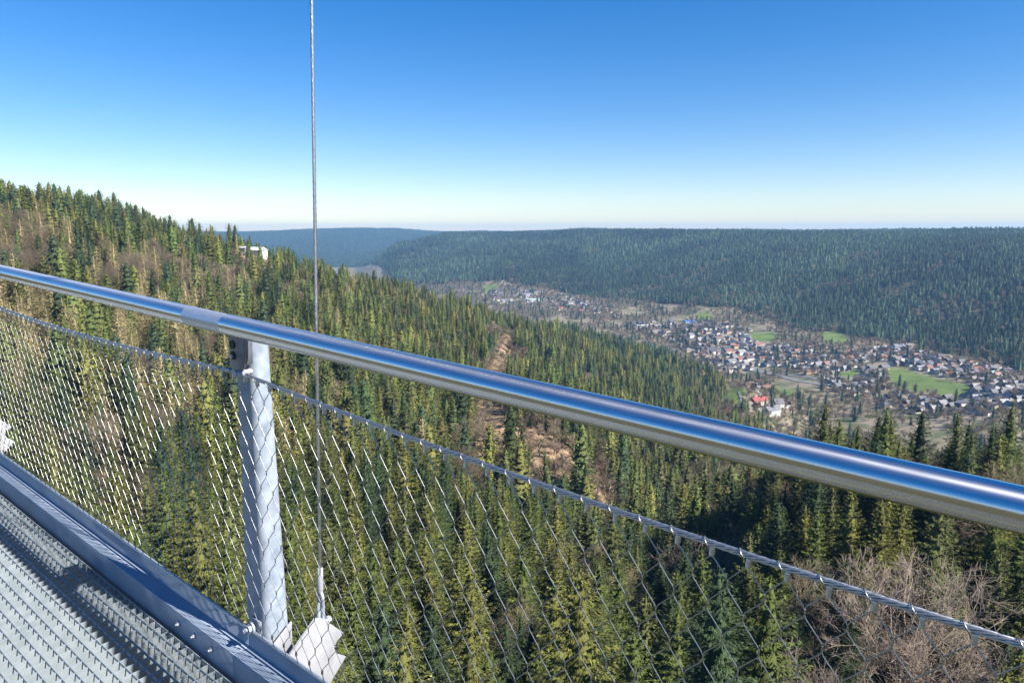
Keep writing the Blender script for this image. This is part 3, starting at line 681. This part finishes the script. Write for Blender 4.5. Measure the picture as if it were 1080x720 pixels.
# ------------------------------------------------------------------ village
def objcol_mat(name, rough=.8, bscale=1.2):
    m, nt, b = mat(name); oi = N(nt, 'ShaderNodeObjectInfo')
    r, no, tc = noise_mix(nt, (.8, .8, .8), (1.1, 1.1, 1.1), bscale)
    mx = N(nt, 'ShaderNodeMix', data_type='RGBA', blend_type='MULTIPLY'); mx.inputs['Factor'].default_value = 1
    nt.links.new(oi.outputs['Color'], mx.inputs[6]); nt.links.new(r.outputs[0], mx.inputs[7]); nt.links.new(mx.outputs[2], b.inputs['Base Color'])
    b.inputs['Roughness'].default_value = rough; return m
M_wall = objcol_mat('render_wall'); M_roof = objcol_mat('roof_tiles', .55)
M_glass = plain('window_glass', (.03, .04, .05), .12, 0, .1)
M_road = plain('asphalt_road', (.20, .19, .175), .9, 0, .15, .05)
def house_meshes(L, W, E, RH, hip=0.0, wing=False):
    """L length, W width, E eaves height, RH roof rise; returns (wall, roof, [window boxes])"""
    a = MB(); l, w = L / 2, W / 2
    def gable(mb, cx, cy, l, w, swap=False):
        P = [(-l, -w, -3), (l, -w, -3), (l, w, -3), (-l, w, -3), (-l, -w, E), (l, -w, E), (l, w, E), (-l, w, E), (-l + hip * w, 0, E + RH - .12), (l - hip * w, 0, E + RH - .12)]
        P = [((cy_ := y) * 0 + (y if swap else x) + cx, (x if swap else y) + cy, z) for x, y, z in P]
        mb.add(P, [(0, 1, 5, 4), (1, 2, 6, 5), (2, 3, 7, 6), (3, 0, 4, 7), (4, 5, 9, 8), (6, 7, 8, 9), (5, 6, 9), (7, 4, 8)])
    gable(a, 0, 0, l, w)
    r = MB()
    def roof(mb, cx, cy, l, w, swap=False):
        o = .7; s = RH / w; th = .28
        lo = [(-l - o, -w - o, E - o * s), (l + o, -w - o, E - o * s), (l + o, w + o, E - o * s), (-l - o, w + o, E - o * s), (-l - o + hip * (w + o), 0, E + RH), (l + o - hip * (w + o), 0, E + RH)]
        hi = [(x, y, z + th) for x, y, z in lo]
        P = [((y if swap else x) + cx, (x if swap else y) + cy, z + .02) for x, y, z in lo + hi]
        mb.add(P, [(6, 7, 11, 10), (8, 9, 10, 11), (0, 4, 5, 1), (2, 5, 4, 3), (7, 8, 11), (9, 6, 10), (1, 5, 2), (3, 4, 0), (0, 1, 7, 6), (1, 2, 8, 7), (2, 3, 9, 8), (3, 0, 6, 9)])
    roof(r, 0, 0, l, w)
    if wing: gable(a, l * .35, -w * .9, w * 1.1, w * .6, True); roof(r, l * .35, -w * .9, w * 1.1, w * .6, True)
    def me(mb, nm, mt):
        bm = bmesh.new(); m_ = bpy.data.meshes.new(nm); m_.from_pydata(mb.V, [], mb.F); bm.from_mesh(m_); bmesh.ops.recalc_face_normals(bm, faces=bm.faces); bm.to_mesh(m_); bm.free(); m_.materials.append(mt); return m_
    ch = MB(); ch.box(l * .3, l * .3 + .9, .5, 1.3, E + RH * .4, E + RH + 1.2)
    wins = []
    for s_ in (-1, 1):
        for fl_ in range(max(1, int(E // 2.8))):
            for q in range(max(2, int(L // 3.6))):
                x = -l + (q + .5) * L / max(2, int(L // 3.6)); z = .9 + fl_ * 2.8
                wins.append((x - .65, x + .65, s_ * w - .06, s_ * w + .06, z, z + 1.4))
    wm = MB()
    for q in wins[:1]: pass
    wi = []
    for q in wins:
        k = MB(); k.box(*q); wi.append(me(k, 'window', M_glass))
    return me(a, 'wall', M_wall), me(r, 'roof', M_roof), me(ch, 'chimney', M_wall), wi
HD = [(11, 9, 4.2, 4.0), (13, 10, 4.8, 4.8, 0), (15, 11, 5.0, 3.8, .7), (22, 11, 7.0, 4.2), (12, 9, 4.0, 4.8, 0, True), (18, 10, 5, 2.4)]
HT = [house_meshes(*q) for q in HD]
WALLS = [((.62, .60, .55), 'white'), ((.52, .43, .32), 'cream'), ((.55, .40, .31), 'peach'), ((.42, .30, .20), 'timber brown'), ((.55, .55, .53), 'grey')]
ROOFS = [((.055, .055, .065), 'dark slate'), ((.09, .065, .055), 'dark brown'), ((.20, .085, .06), 'red tiled'), ((.22, .22, .23), 'pale grey'), ((.16, .15, .16), 'grey')]
placed = []; HOUSES = []
def put_house(x, y, z, rz, ti, wi_, ro_, place, windows=False, s=1.0, pxx=0, name='house'):
    t_ = bpy.data.objects.new(name, None); C.objects.link(t_); t_.location = (x, y, z); t_.rotation_euler = (0, 0, rz); t_.scale = (s, s, s)
    wm, rm, cm, wn_ = HT[ti]; wc, rc = WALLS[wi_], ROOFS[ro_]
    a = bpy.data.objects.new('wall', wm); a.color = (*wc[0], 1); link(a, t_)
    r = bpy.data.objects.new('roof', rm); r.color = (*rc[0], 1); link(r, t_)
    c_ = bpy.data.objects.new('chimney', cm); c_.color = (.3, .22, .18, 1); link(c_, r)
    if windows:
        for w_ in wn_: link(bpy.data.objects.new('window', w_), a)
    shape = ['small', 'gabled', 'hip roofed', 'long', 'winged', 'low long'][ti]
    PENDING.append((t_, f'{shape} {wc[1]} house, {rc[1]} roof, {place}', pxx)); tag(t_, None, 'house', 'houses of the valley village'); return t_
def houses(poly, n_, place, gap=15, types=(0, 1, 2, 4, 5), wp=(.5, .2, .08, .12, .1), rp=(.38, .26, .06, .1, .2), rz0=.3, windows=False, s=1.0):
    xs = [p[0] for p in poly]; ys = [p[1] for p in poly]; P = np.array(poly, float); k = tries = 0
    while k < n_ and tries < n_ * 30:
        tries += 1
        x, y = RNG.uniform(min(xs), max(xs)), RNG.uniform(min(ys), max(ys))
        if not in_poly(np.array(x), np.array(y), P): continue
        h = ray_hit(x, y, 780)
        if h is None or meadow_mask(np.array([h[0]]), np.array([h[1]]))[0]: continue
        if any((h[0] - q[0]) ** 2 + (h[1] - q[1]) ** 2 < gap * gap for q in placed): continue
        placed.append(h); k += 1
        cx_ = 'left' if x < (min(xs) + max(xs)) / 2 else 'right'; 
        sub = place[0] if x < min(xs) + (max(xs) - min(xs)) / 3 else (place[1] if x < min(xs) + 2 * (max(xs) - min(xs)) / 3 else place[2])
        HOUSES.append((h[0], h[1], h[2], rz0 + RNG.choice([0, math.pi / 2], p=[.65, .35]) + RNG.normal(0, .12), int(RNG.choice(types)), int(RNG.choice(5, p=wp)), int(RNG.choice(5, p=rp)), sub, windows, s * RNG.uniform(.85, 1.12), x))
houses([(512, 308), (540, 302), (600, 312), (640, 322), (645, 332), (600, 330), (560, 324), (515, 318)], 150, ('under the far hill meadow', 'amid the far village part', 'by the far village road'), 11)
houses([(655, 343), (700, 340), (760, 340), (800, 352), (808, 372), (790, 392), (755, 395), (735, 380), (715, 362)], 170, ('village centre above the spur', 'dense village centre', 'near the small hill meadow'), 13, (0, 1, 2, 3, 3, 4, 5), rz0=.5)
houses([(800, 366), (860, 364), (905, 372), (905, 392), (860, 396), (800, 385)], 85, ('between centre and brown wood', 'along upper valley road', 'just before the long meadow'), 13)
houses([(905, 370), (960, 366), (975, 374), (1030, 384), (1065, 392), (1070, 404), (1030, 404), (985, 394), (930, 382), (905, 382)], 105, ('above the long meadow', 'between meadow and dark forest', 'outer end under dark forest'), 13)
houses([(1030, 402), (1078, 400), (1080, 432), (1040, 430), (1024, 420)], 45, ('beside long meadow end', 'past the long meadow', 'outermost village edge'), 13, rz0=.1)
houses([(870, 392), (932, 386), (935, 412), (900, 418), (865, 408)], 34, ('in brown gardens below road', 'among bare trees below road', 'beside long meadow start'), 15)
houses([(930, 418), (1020, 422), (1040, 438), (960, 436), (925, 430)], 38, ('just above dark spruce tops', 'below the long meadow', 'below long meadow end'), 15)
houses([(783, 410), (802, 408), (835, 432), (820, 438), (800, 436), (788, 424)], 9, ('on the grassy knoll', 'on knoll above bare wood', 'at the grassy knoll edge'), 17, (1, 3, 4), (.75, .1, .05, .05, .05), (.15, .1, .2, .45, .1), windows=True)
houses([(366, 266), (385, 264), (388, 271), (372, 274)], 16, ('far up the valley',) * 3, 30)
HOUSES.sort(key=lambda q: math.hypot(q[0], q[1]))
for q in HOUSES[:295]: put_house(*q)
M_wall_i = objcol_mat('render_wall_far'); M_roof_i = objcol_mat('roof_tiles_far', .55)
for m_ in (M_wall_i, M_roof_i):
    nt = m_.node_tree; a_ = N(nt, 'ShaderNodeAttribute', attribute_name='tint' if m_ is M_wall_i else 'tint2', attribute_type='INSTANCER')
    mx = [q for q in nt.nodes if q.type == 'MIX'][0]; nt.links.new(a_.outputs['Color'], mx.inputs[6])
FARH = HOUSES[295:]
if FARH:
    def joined(k):
        w_, r_ = HT[k][0], HT[k][1]; m_ = bpy.data.meshes.new('far_house'); bm = bmesh.new(); bm.from_mesh(w_); n0 = len(bm.faces); bm.from_mesh(r_)
        bm.faces.ensure_lookup_table()
        for f in bm.faces[n0:]: f.material_index = 1
        bm.to_mesh(m_); bm.free(); m_.materials.append(M_wall_i); m_.materials.append(M_roof_i); return m_
    fa = np.array([(q[0], q[1], q[2]) for q in FARH]); wt = np.array([WALLS[q[5]][0] for q in FARH]); rt_ = np.array([ROOFS[q[6]][0] for q in FARH])
    o = gn_forest('far_houses', [joined(k) for k in range(len(HT))], fa[:, 0], fa[:, 1], fa[:, 2], np.array([q[9] for q in FARH]), wt, 'tightly packed small houses of the village parts farthest up the valley')
    a_ = o.data.attributes.new('tint2', 'FLOAT_COLOR', 'POINT'); a_.data.foreach_set('color', np.concatenate([rt_, np.ones((len(rt_), 1))], 1).astype(np.float32).ravel())
    o.data.attributes['rot'].data.foreach_set('vector', np.array([(0, 0, q[3]) for q in FARH], np.float32).ravel())
print('HOUSES', len(HOUSES))
def building(name, label, x, y, dmin, rz, dims, wc, rc, cat='building', flat=False, zoff=0.0):
    h = ray_hit(x, y, dmin) if not isinstance(x, tuple) else x
    wm, rm, cm, wn_ = house_meshes(*dims)
    t_ = bpy.data.objects.new(name, None); C.objects.link(t_); t_.location = (h[0], h[1], h[2] + zoff); t_.rotation_euler = (0, 0, rz)
    a = bpy.data.objects.new('wall', wm); a.color = (*wc, 1); link(a, t_)
    r = bpy.data.objects.new('roof', rm); r.color = (*rc, 1); link(r, t_)
    for w_ in wn_: link(bpy.data.objects.new('window', w_), a)
    tag(t_, label, cat); return t_
building('village_hall', 'large hall with bright blue roof beside the village centre meadow', 727, 342, 800, .3, (34, 18, 8, 3), (.7, .7, .72), (.05, .14, .42))
building('factory_hall', 'long low white hall showing just over the spruce spur', 684, 345, 800, .15, (70, 16, 6, 1.5), (.75, .75, .73), (.62, .63, .62))
building('school_building', 'pale long block with light roof in the far village part', 562, 318, 800, .2, (46, 18, 9, 2), (.7, .74, .74), (.45, .58, .60))
building('barn', 'barn with large rust red roof on the grassy knoll', 800, 425, 780, .3, (22, 13, 4.5, 4), (.6, .5, .42), (.30, .07, .06))
building('hotel_block', 'tall cream block with steep roof in the village centre', 758, 362, 800, .5, (28, 14, 12, 5), (.76, .68, .56), (.13, .09, .08))
building('hillside_villa', 'large white villa under the dark forest above the long meadow', 947, 369, 800, .2, (24, 14, 8, 4), (.78, .77, .74), (.16, .17, .20))
hx, hy = STATION
hz_ = float(terrain(hx, hy))
building('mountain_lodge', 'white lodge with pale roof on the left ridge skyline', (hx, hy, hz_), None, 0, -.45, (14, 10, 6, 2.6), (.80, .80, .79), (.62, .63, .66))
building('mountain_station', 'pale flat stepped building beside the white lodge on the ridge', (hx - 17, hy + 6, hz_), None, 0, -.3, (13, 10, 8, 1.2), (.62, .60, .57), (.55, .55, .56))
# roads draped on the valley floor
def road(pts, w, name='road', kindlab='pale asphalt valley road'):
    W_ = poly_world(pts); out = []
    for (a, b_) in zip(W_[:-1], W_[1:]):
        n_ = max(2, int(np.hypot(*(b_ - a)) / 8))
        for i in range(n_): out.append(a + (b_ - a) * i / n_)
    out.append(W_[-1]); out = np.array(out)
    for _ in range(6): out[1:-1] = (out[:-2] + out[1:-1] * 2 + out[2:]) / 4
    tg = np.gradient(out, axis=0); tg /= np.linalg.norm(tg, axis=1, keepdims=True) + 1e-9; nn = np.stack([tg[:, 1], -tg[:, 0]], 1)
    V = []; 
    for s_ in (-.5, .5):
        p = out + nn * w * s_; V.append(np.stack([p[:, 0], p[:, 1], terrain(p[:, 0], p[:, 1]) + .9], 1))
    V = np.concatenate(V); n_ = len(out); F = np.array([[i, i + 1, n_ + i + 1, n_ + i] for i in range(n_ - 1)])
    V2 = np.concatenate([V, V - [0, 0, 1.6]]); F2 = [list(f) for f in F] + [[i, i + 1, 2 * n_ + i + 1, 2 * n_ + i] for i in range(n_ - 1)] + [[n_ + i, n_ + i + 1, 3 * n_ + i + 1, 3 * n_ + i] for i in range(n_ - 1)]
    o = link(bpy.data.objects.new(name, np_mesh(name, V2, F2, M_road))); tag(o, kindlab, kind='structure')
road([(800, 372), (850, 374), (903, 380), (950, 382), (1000, 383), (1040, 386), (1079, 396)], 9)
road([(840, 402), (880, 408), (930, 420), (985, 430), (1050, 437)], 9)
road([(700, 345), (735, 352), (760, 368), (785, 382), (840, 402)], 10)
road([(560, 312), (600, 315), (625, 320), (655, 326)], 9)
road([(655, 346), (690, 347), (720, 352), (740, 362)], 9)
road([(772, 436), (783, 424), (779, 414)], 4, 'path', 'pale gravel path across the grassy knoll')
road([(805, 436), (812, 424), (796, 412)], 7)
for p_ in ([(690, 352), (712, 360), (735, 374), (752, 388)], [(722, 350), (745, 352), (775, 356), (790, 366)], [(738, 366), (770, 372), (800, 378)], [(755, 384), (790, 390), (830, 396), (872, 402)],
           [(815, 362), (850, 366), (890, 370), (925, 368)], [(960, 374), (1000, 376), (1040, 380)], [(1030, 392), (1050, 404), (1078, 412)], [(1028, 410), (1052, 420), (1080, 428)], [(880, 408), (900, 398), (925, 390)],
           [(520, 308), (545, 314), (575, 318), (600, 322)], [(940, 424), (975, 424), (1020, 428)]):
    road(p_, 7, 'street', 'pale village street')
M_clip = metal_mat('clip_metal', (.5, .52, .55), (.62, .64, .66), .3, .08, .85, 60, .05)
# ------------------------------------------------------------------ footbridge edge: local axes are x = -along, y = outward, z = up
dv = px_ray(-405, 192); dv = dv / np.linalg.norm(dv)
nv = np.array([dv[1], -dv[0], 0.0]); nv /= np.linalg.norm(nv); wv = np.cross(nv, dv); wv *= np.sign(wv[2])
def frame(u, n_, w):
    o = u * dv + n_ * nv + w * wv
    return Matrix(((-dv[0], nv[0], wv[0], o[0]), (-dv[1], nv[1], wv[1], o[1]), (-dv[2], nv[2], wv[2], o[2]), (0, 0, 0, 1)))
class BB(MB):
    """points given as (along u, outward n, up w), stored relative to the thing's base"""
    def __init__(s, base): super().__init__(); s.b = base
    def add(s, vs_, fs):
        super().add([(-(v[0] - s.b[0]), v[1] - s.b[1], v[2] - s.b[2]) for v in vs_], fs)
U1 = 1.98; SP = 3.48
def cyl(mb, c, axis, r, h, k=16, r2=None):
    p = np.array(c, float); a = np.array({'u': (1, 0, 0), 'n': (0, 1, 0), 'w': (0, 0, 1)}[axis], float)
    mb.tube([p - a * h / 2, p + a * h / 2], [r, r2 if r2 else r], k)
# --- deck
DB = (2.0, 1.0, -1.6)
deck = empty('bridge_deck', mat=frame(*DB)); tag(deck, 'galvanised footbridge deck of open steel grating with raised edge beam', 'bridge deck')
def beam(u0, u1):
    b = BB(DB)
    prof = [(1.103, -1.66), (1.103, -1.508), (1.163, -1.508), (1.163, -1.442), (1.173, -1.442), (1.173, -1.66), (1.165, -1.66), (1.165, -1.518), (1.111, -1.518), (1.111, -1.66)]
    b.prism(prof, 0, u0, u1); return b.build('edge_beam', M_beam, deck, bevel=.0018, segs=2)
SEAM = 2.02
bms = [beam(-3.0, SEAM - .0002), beam(SEAM + .0002, 5.30), beam(5.303, 9.5)]
for i, (u, w) in enumerate(((2.396, -1.552), (2.281, -1.552), (2.161, -1.552), (1.78, -1.552), (1.66, -1.552))):
    b = BB(DB); cyl(b, (u, 1.101, w), 'n', .0105, .006, 16); cyl(b, (u, 1.096, w), 'n', .0075, .006, 6); cyl(b, (u, 1.0905, w), 'n', .004, .009, 10)
    b.build('bolt', M_bright, bms[0] if u < SEAM else bms[1], smooth=True)
g = BB(DB)
NB = np.arange(.729 - .0408 * 34, 1.075, .0408)
for q in NB: g.box(-.6, 8.6, q - .0011, q + .0011, -1.612, -1.6005)
for u in np.arange(-.6, 8.6, .0493): g.box(u - .0013, u + .0013, NB[0] - .02, 1.084, -1.635, -1.602)
g.box(-.6, 8.6, 1.0845, 1.0875, -1.635, -1.6005)
g.build('deck_grating', M_grate, deck)
b = BB(DB)
for u in (U1 - .12, U1 - .12 + SP): b.box(u - .05, u + .05, -1.0, 1.10, -1.80, -1.64)
b.build('cross_beam', M_beam, deck, bevel=.005)

# --- railing
RB = (U1, 1.2, -1.45)
rl = empty('bridge_railing', mat=frame(*RB)); tag(rl, 'stainless steel handrail on galvanised posts with a diamond wire rope net', 'railing')
RN, RW, RR = 1.13, -.3745, .0328
def rail(u0, u1, nm='handrail'):
    b = BB(RB); n_ = 12
    b.tube([(u0, RN, RW)] + [(u0 + (u1 - u0) * i / n_, RN, RW) for i in range(1, n_)] + [(u1, RN, RW)], RR, 64)
    o = b.build(nm, M_rail, rl, smooth=True); return o
rail(-4.5, 2.012); rail(2.2445, 9.0)
b = BB(RB)
us = [2.0135, 2.05, 2.12, 2.19, 2.2442]
b.tube([(u, RN, RW) for u in us], [RR - .0009, RR - .0007, RR - .0004, RR - .0001, RR], 64)
b.build('coupling_sleeve', M_sleeve, rl, smooth=True)
b = BB(RB); b.tube([(2.0, RN, RW), (2.03, RN, RW)], RR - .0022, 40); b.build('joint_ring', M_dark, rl, smooth=True)
def rrect(u0, u1, n0, n1, r, w, k=6):
    P = []
    for cx, cy, a0 in ((u1 - r, n1 - r, 0), (u0 + r, n1 - r, 90), (u0 + r, n0 + r, 180), (u1 - r, n0 + r, 270)):
        for j in range(k + 1):
            a = R_(a0 + 90 * j / k); P.append((cx + r * math.cos(a), cy + r * math.sin(a), w))
    return P
def post(du):
    b = BB(RB); ws = np.linspace(-1.80, -.412, 9); V = []
    for w in ws:
        t = (w + 1.5) / 1.08; V += rrect(1.937 + .033 * t + du, 2.077 + .001 * t + du, 1.182, 1.277 - .024 * t, .026, w)
    m_ = len(V) // 9
    F = [(i * m_ + j, i * m_ + (j + 1) % m_, (i + 1) * m_ + (j + 1) % m_, (i + 1) * m_ + j) for i in range(8) for j in range(m_)]
    F += [tuple(range(m_)), tuple(8 * m_ + j for j in range(m_))]
    b.add(V, F); p = b.build('post', M_galv, rl, smooth=True, angle=50)
    # head plate that carries the rail, its bolts and the rope clamp
    b = BB(RB)
    pl = [(1.930, -.400), (1.932, -.470), (1.938, -.492), (1.954, -.512), (1.980, -.522), (2.010, -.520), (2.022, -.505), (2.026, -.400)]
    b.prism([(u + du, w) for u, w in pl], 1, 1.136, 1.150)
    h = b.build('head_plate', M_plate, p, bevel=.004, segs=3)
    b = BB(RB); b.box(1.96 + du, 2.015 + du, 1.1505, 1.1815, -.50, -.42); b.build('spacer', M_plate, p, bevel=.004)
    for w in (-.4365, -.4720):
        b = BB(RB); cyl(b, (1.999 + du, 1.1345, w), 'n', .0135, .004, 24); b.build('bolt_hole_shade', M_dark, p, smooth=True)  # flat black discs, painting the shade inside the bolt holes
    b = BB(RB); cyl(b, (1.996 + du, 1.131, -.4735), 'n', .0075, .010, 20, .006); b.build('bolt', M_bright, p, smooth=True)
    b = BB(RB)
    b.tube([(1.955 + du, 1.150, -.527), (1.97 + du, 1.146, -.528), (2.0 + du, 1.146, -.528), (2.015 + du, 1.150, -.529)], [.0085, .0135, .0135, .0085], 16)
    b.tube([(1.985 + du, 1.13, -.528), (1.985 + du, 1.19, -.528)], .010, 14)
    b.build('rope_clamp', M_bright, p, smooth=True)
    # foot bolt on the upstand
    b = BB(RB); cyl(b, (1.995 + du, 1.158, -1.425), 'n', .021, .007, 20); cyl(b, (1.995 + du, 1.149, -1.425), 'n', .0155, .013, 6); cyl(b, (1.995 + du, 1.137, -1.425), 'n', .008, .022, 12)
    b.build('bolt', M_galv, p, smooth=True, angle=30)
    b = BB(RB); b.box(1.965 + du, 2.025 + du, 1.1745, 1.181, -1.62, -1.40); b.build('foot_plate', M_galv, p, bevel=.003)
    return p
for k in (-1, 0, 1): post(k * SP)
def sag(u):
    m_ = U1 - SP / 2; v = (u - m_) / SP; v = v - round(v)     # -.5 .. .5 between posts
    return -.577 + .05 * (2 * v) ** 2
b = BB(RB); K = 6; LAY = .11; UU = np.arange(-2.6, 6.9, .0075)
for s_ in range(K):
    b.tube([(u, 1.150 + .0043 * math.cos(2 * math.pi * (u / LAY + s_ / K)), sag(u) + .0043 * math.sin(2 * math.pi * (u / LAY + s_ / K))) for u in UU], .0021, 6)
b.tube([(u, 1.15, sag(u)) for u in UU[::8]], .0028, 6)
rope = b.build('top_rope', M_rope, rl, smooth=True, angle=80)
PU, PW = .0667, .0537; KU0 = .0222
def wadj(w, u): return w + (sag(u) + .577) * (w + 1.404) / .814
clip_me = None; first_clip = None
for k in range(-19, 78):
    u = KU0 + PU * k
    if u < -1.15 or u > 5.3: continue
    z = sag(u) - .0135
    if first_clip is None:
        b = BB(RB); b.box(u - .0042, u + .0042, 1.1445, 1.1555, z - .010, z + .009)
        first_clip = b.build('clip', M_clip, rope, bevel=.0018); u_f, z_f = u, z
        pr = bmesh.new(); pr.from_mesh(first_clip.data); bmesh.ops.translate(pr, vec=(u_f - RB[0], 0, -(z_f - RB[2])), verts=pr.verts); pr.to_mesh(first_clip.data); pr.free()
        first_clip.location = (-(u_f - RB[0]), 0, z_f - RB[2])
    else:
        c_ = first_clip.copy(); C.objects.link(c_); c_.parent = rope; c_.location = (-(u - RB[0]), 0, z - RB[2])
b = BB(RB); WR = .0012
for r_ in range(0, 16):
    off = 0 if r_ % 2 == 0 else PU / 2
    w0 = -.5905 - PW * r_; w1 = w0 - PW
    for k in range(-34, 98):
        u = KU0 + PU * k + off + RNG.normal(0, .0006)
        kw = wadj(w0, u)
        if r_ > 0:   # twisted crossing
            b.tube([(u, 1.150, kw + .0055), (u, 1.150, kw - .0055)], .0017, 5)
        else:        # loop of the net over the top rope
            s0 = sag(u)
            b.tube([(u + .004, 1.150, s0 - .016), (u + .006, 1.1425, s0 - .006), (u + .012, 1.1425, s0 + .003), (u + .017, 1.147, s0 + .0078), (u + .018, 1.154, s0 + .007), (u + .010, 1.158, s0 - .002), (u + .002, 1.154, s0 - .014)], .0011, 5)
        if r_ == 15:
            b.tube([(u, 1.150, kw + .006), (u, 1.150, kw - .006)], .0036, 6)
            b.tube([(u, 1.150, kw - .006), (u, 1.156, -1.43)], .0015, 4)
        else:
            for sg in (-1, 1):
                u2 = u + sg * PU / 2; kw2 = wadj(w1, u2)
                y0 = 1.150 + sg * .0009
                b.tube([(u, y0, kw - .005), (u + sg * .003, y0, kw - .0115), (u2 - sg * .003, y0, kw2 + .0115), (u2, y0, kw2 + .005)], WR, 5, cap=False)
b.build('wire_net', M_wire, rl, smooth=True, angle=80)
b = BB(RB); b.tube([(u, 1.156, -1.4335) for u in (-2.6, 7)], .0036, 8); b.build('bottom_rope', M_rope, rl, smooth=True)

# --- hanger cable with its fittings, and the bracket plates
HB = (1.868, 1.35, -1.40)
hg = empty('hanger_cable', mat=frame(*HB)); tag(hg, 'thin vertical steel hanger cable shackled to the bracket beside the post', 'cable')
b = BB(HB); WW = np.arange(-1.25, 9, .02)
for s_ in range(5):
    b.tube([(HB[0] - .014 * (w + 1.4) / 2 + .0028 * math.cos(2 * math.pi * (w / .07 + s_ / 5)), 1.35 + .0028 * math.sin(2 * math.pi * (w / .07 + s_ / 5)), w) for w in WW], .0033, 5)
b.build('cable', M_rope, hg, smooth=True, angle=80)
b = BB(HB); b.tube([(HB[0], 1.35, w) for w in (-1.232, -1.236, -1.315, -1.328)], [.0075, .0105, .0105, .008], 16); b.build('end_sleeve', M_bright, hg, smooth=True, angle=50)
b = BB(HB); b.tube([(HB[0] + .0135 * math.cos(a), 1.35, -1.352 + .026 * math.sin(a)) for a in np.linspace(0, 2 * math.pi, 20, endpoint=False)], .0058, 8, closed=True); b.build('thimble_eye', M_bright, hg, smooth=True)
b = BB(HB)
b.tube([(HB[0], 1.35 + .0105 * math.cos(a), -1.386 + .022 * math.sin(a)) for a in np.linspace(R_(-35), R_(215), 18)], .0062, 8)
b.tube([(HB[0], 1.35 + .0085, -1.395), (HB[0], 1.35 + .0105, -1.446)], .0068, 8); b.tube([(HB[0], 1.35 - .0085, -1.395), (HB[0], 1.35 - .0105, -1.446)], .0068, 8)
b.build('shackle', M_galv, hg, smooth=True)
b = BB(HB); b.tube([(HB[0] - .0, 1.322, -1.446), (HB[0], 1.378, -1.446)], .0075, 10); b.tube([(HB[0], 1.375, -1.446), (HB[0], 1.388, -1.446)], .0125, 6); b.build('shackle_pin', M_bright, hg, smooth=True, angle=30)
def bracket(u0):
    base = (u0, 1.2, -1.6); e = empty('hanger_bracket', mat=frame(*base))
    b = BB(base)
    arc = [(1.435 - .0, -1.520)] + [(1.392 + .05 * (1 - math.sin(t_)) * .55, -1.555 - .03 * math.cos(t_) * 0 + (-.0 if False else 0)) for t_ in (1.57,)]
    poly = [(1.178, -1.520), (1.205, -1.497), (1.316, -1.405), (1.345, -1.418), (1.437, -1.520), (1.404, -1.536), (1.392, -1.556), (1.402, -1.585), (1.444, -1.618), (1.353, -1.705), (1.178, -1.76)]
    b.prism(poly, 0, u0 - .006, u0 + .006); b.build('plate', M_bright, e, bevel=.0018)
    b = BB(base); b.prism([(1.178, -1.54), (1.185, -1.47), (1.262, -1.415), (1.262, -1.425), (1.262, -1.60), (1.178, -1.66)], 0, u0 + .055, u0 + .063); b.build('stiffener', M_bright, e, bevel=.0015)
    return e
tag(bracket(HB[0] - .012), 'white grey notched bracket plate outside the deck below the hanger cable', 'bracket', 'hanger brackets')
tag(bracket(HB[0] - .012 + SP), 'pale bracket plate cut by the picture edge past the dense end of the net', 'bracket', 'hanger brackets')
settle_labels()
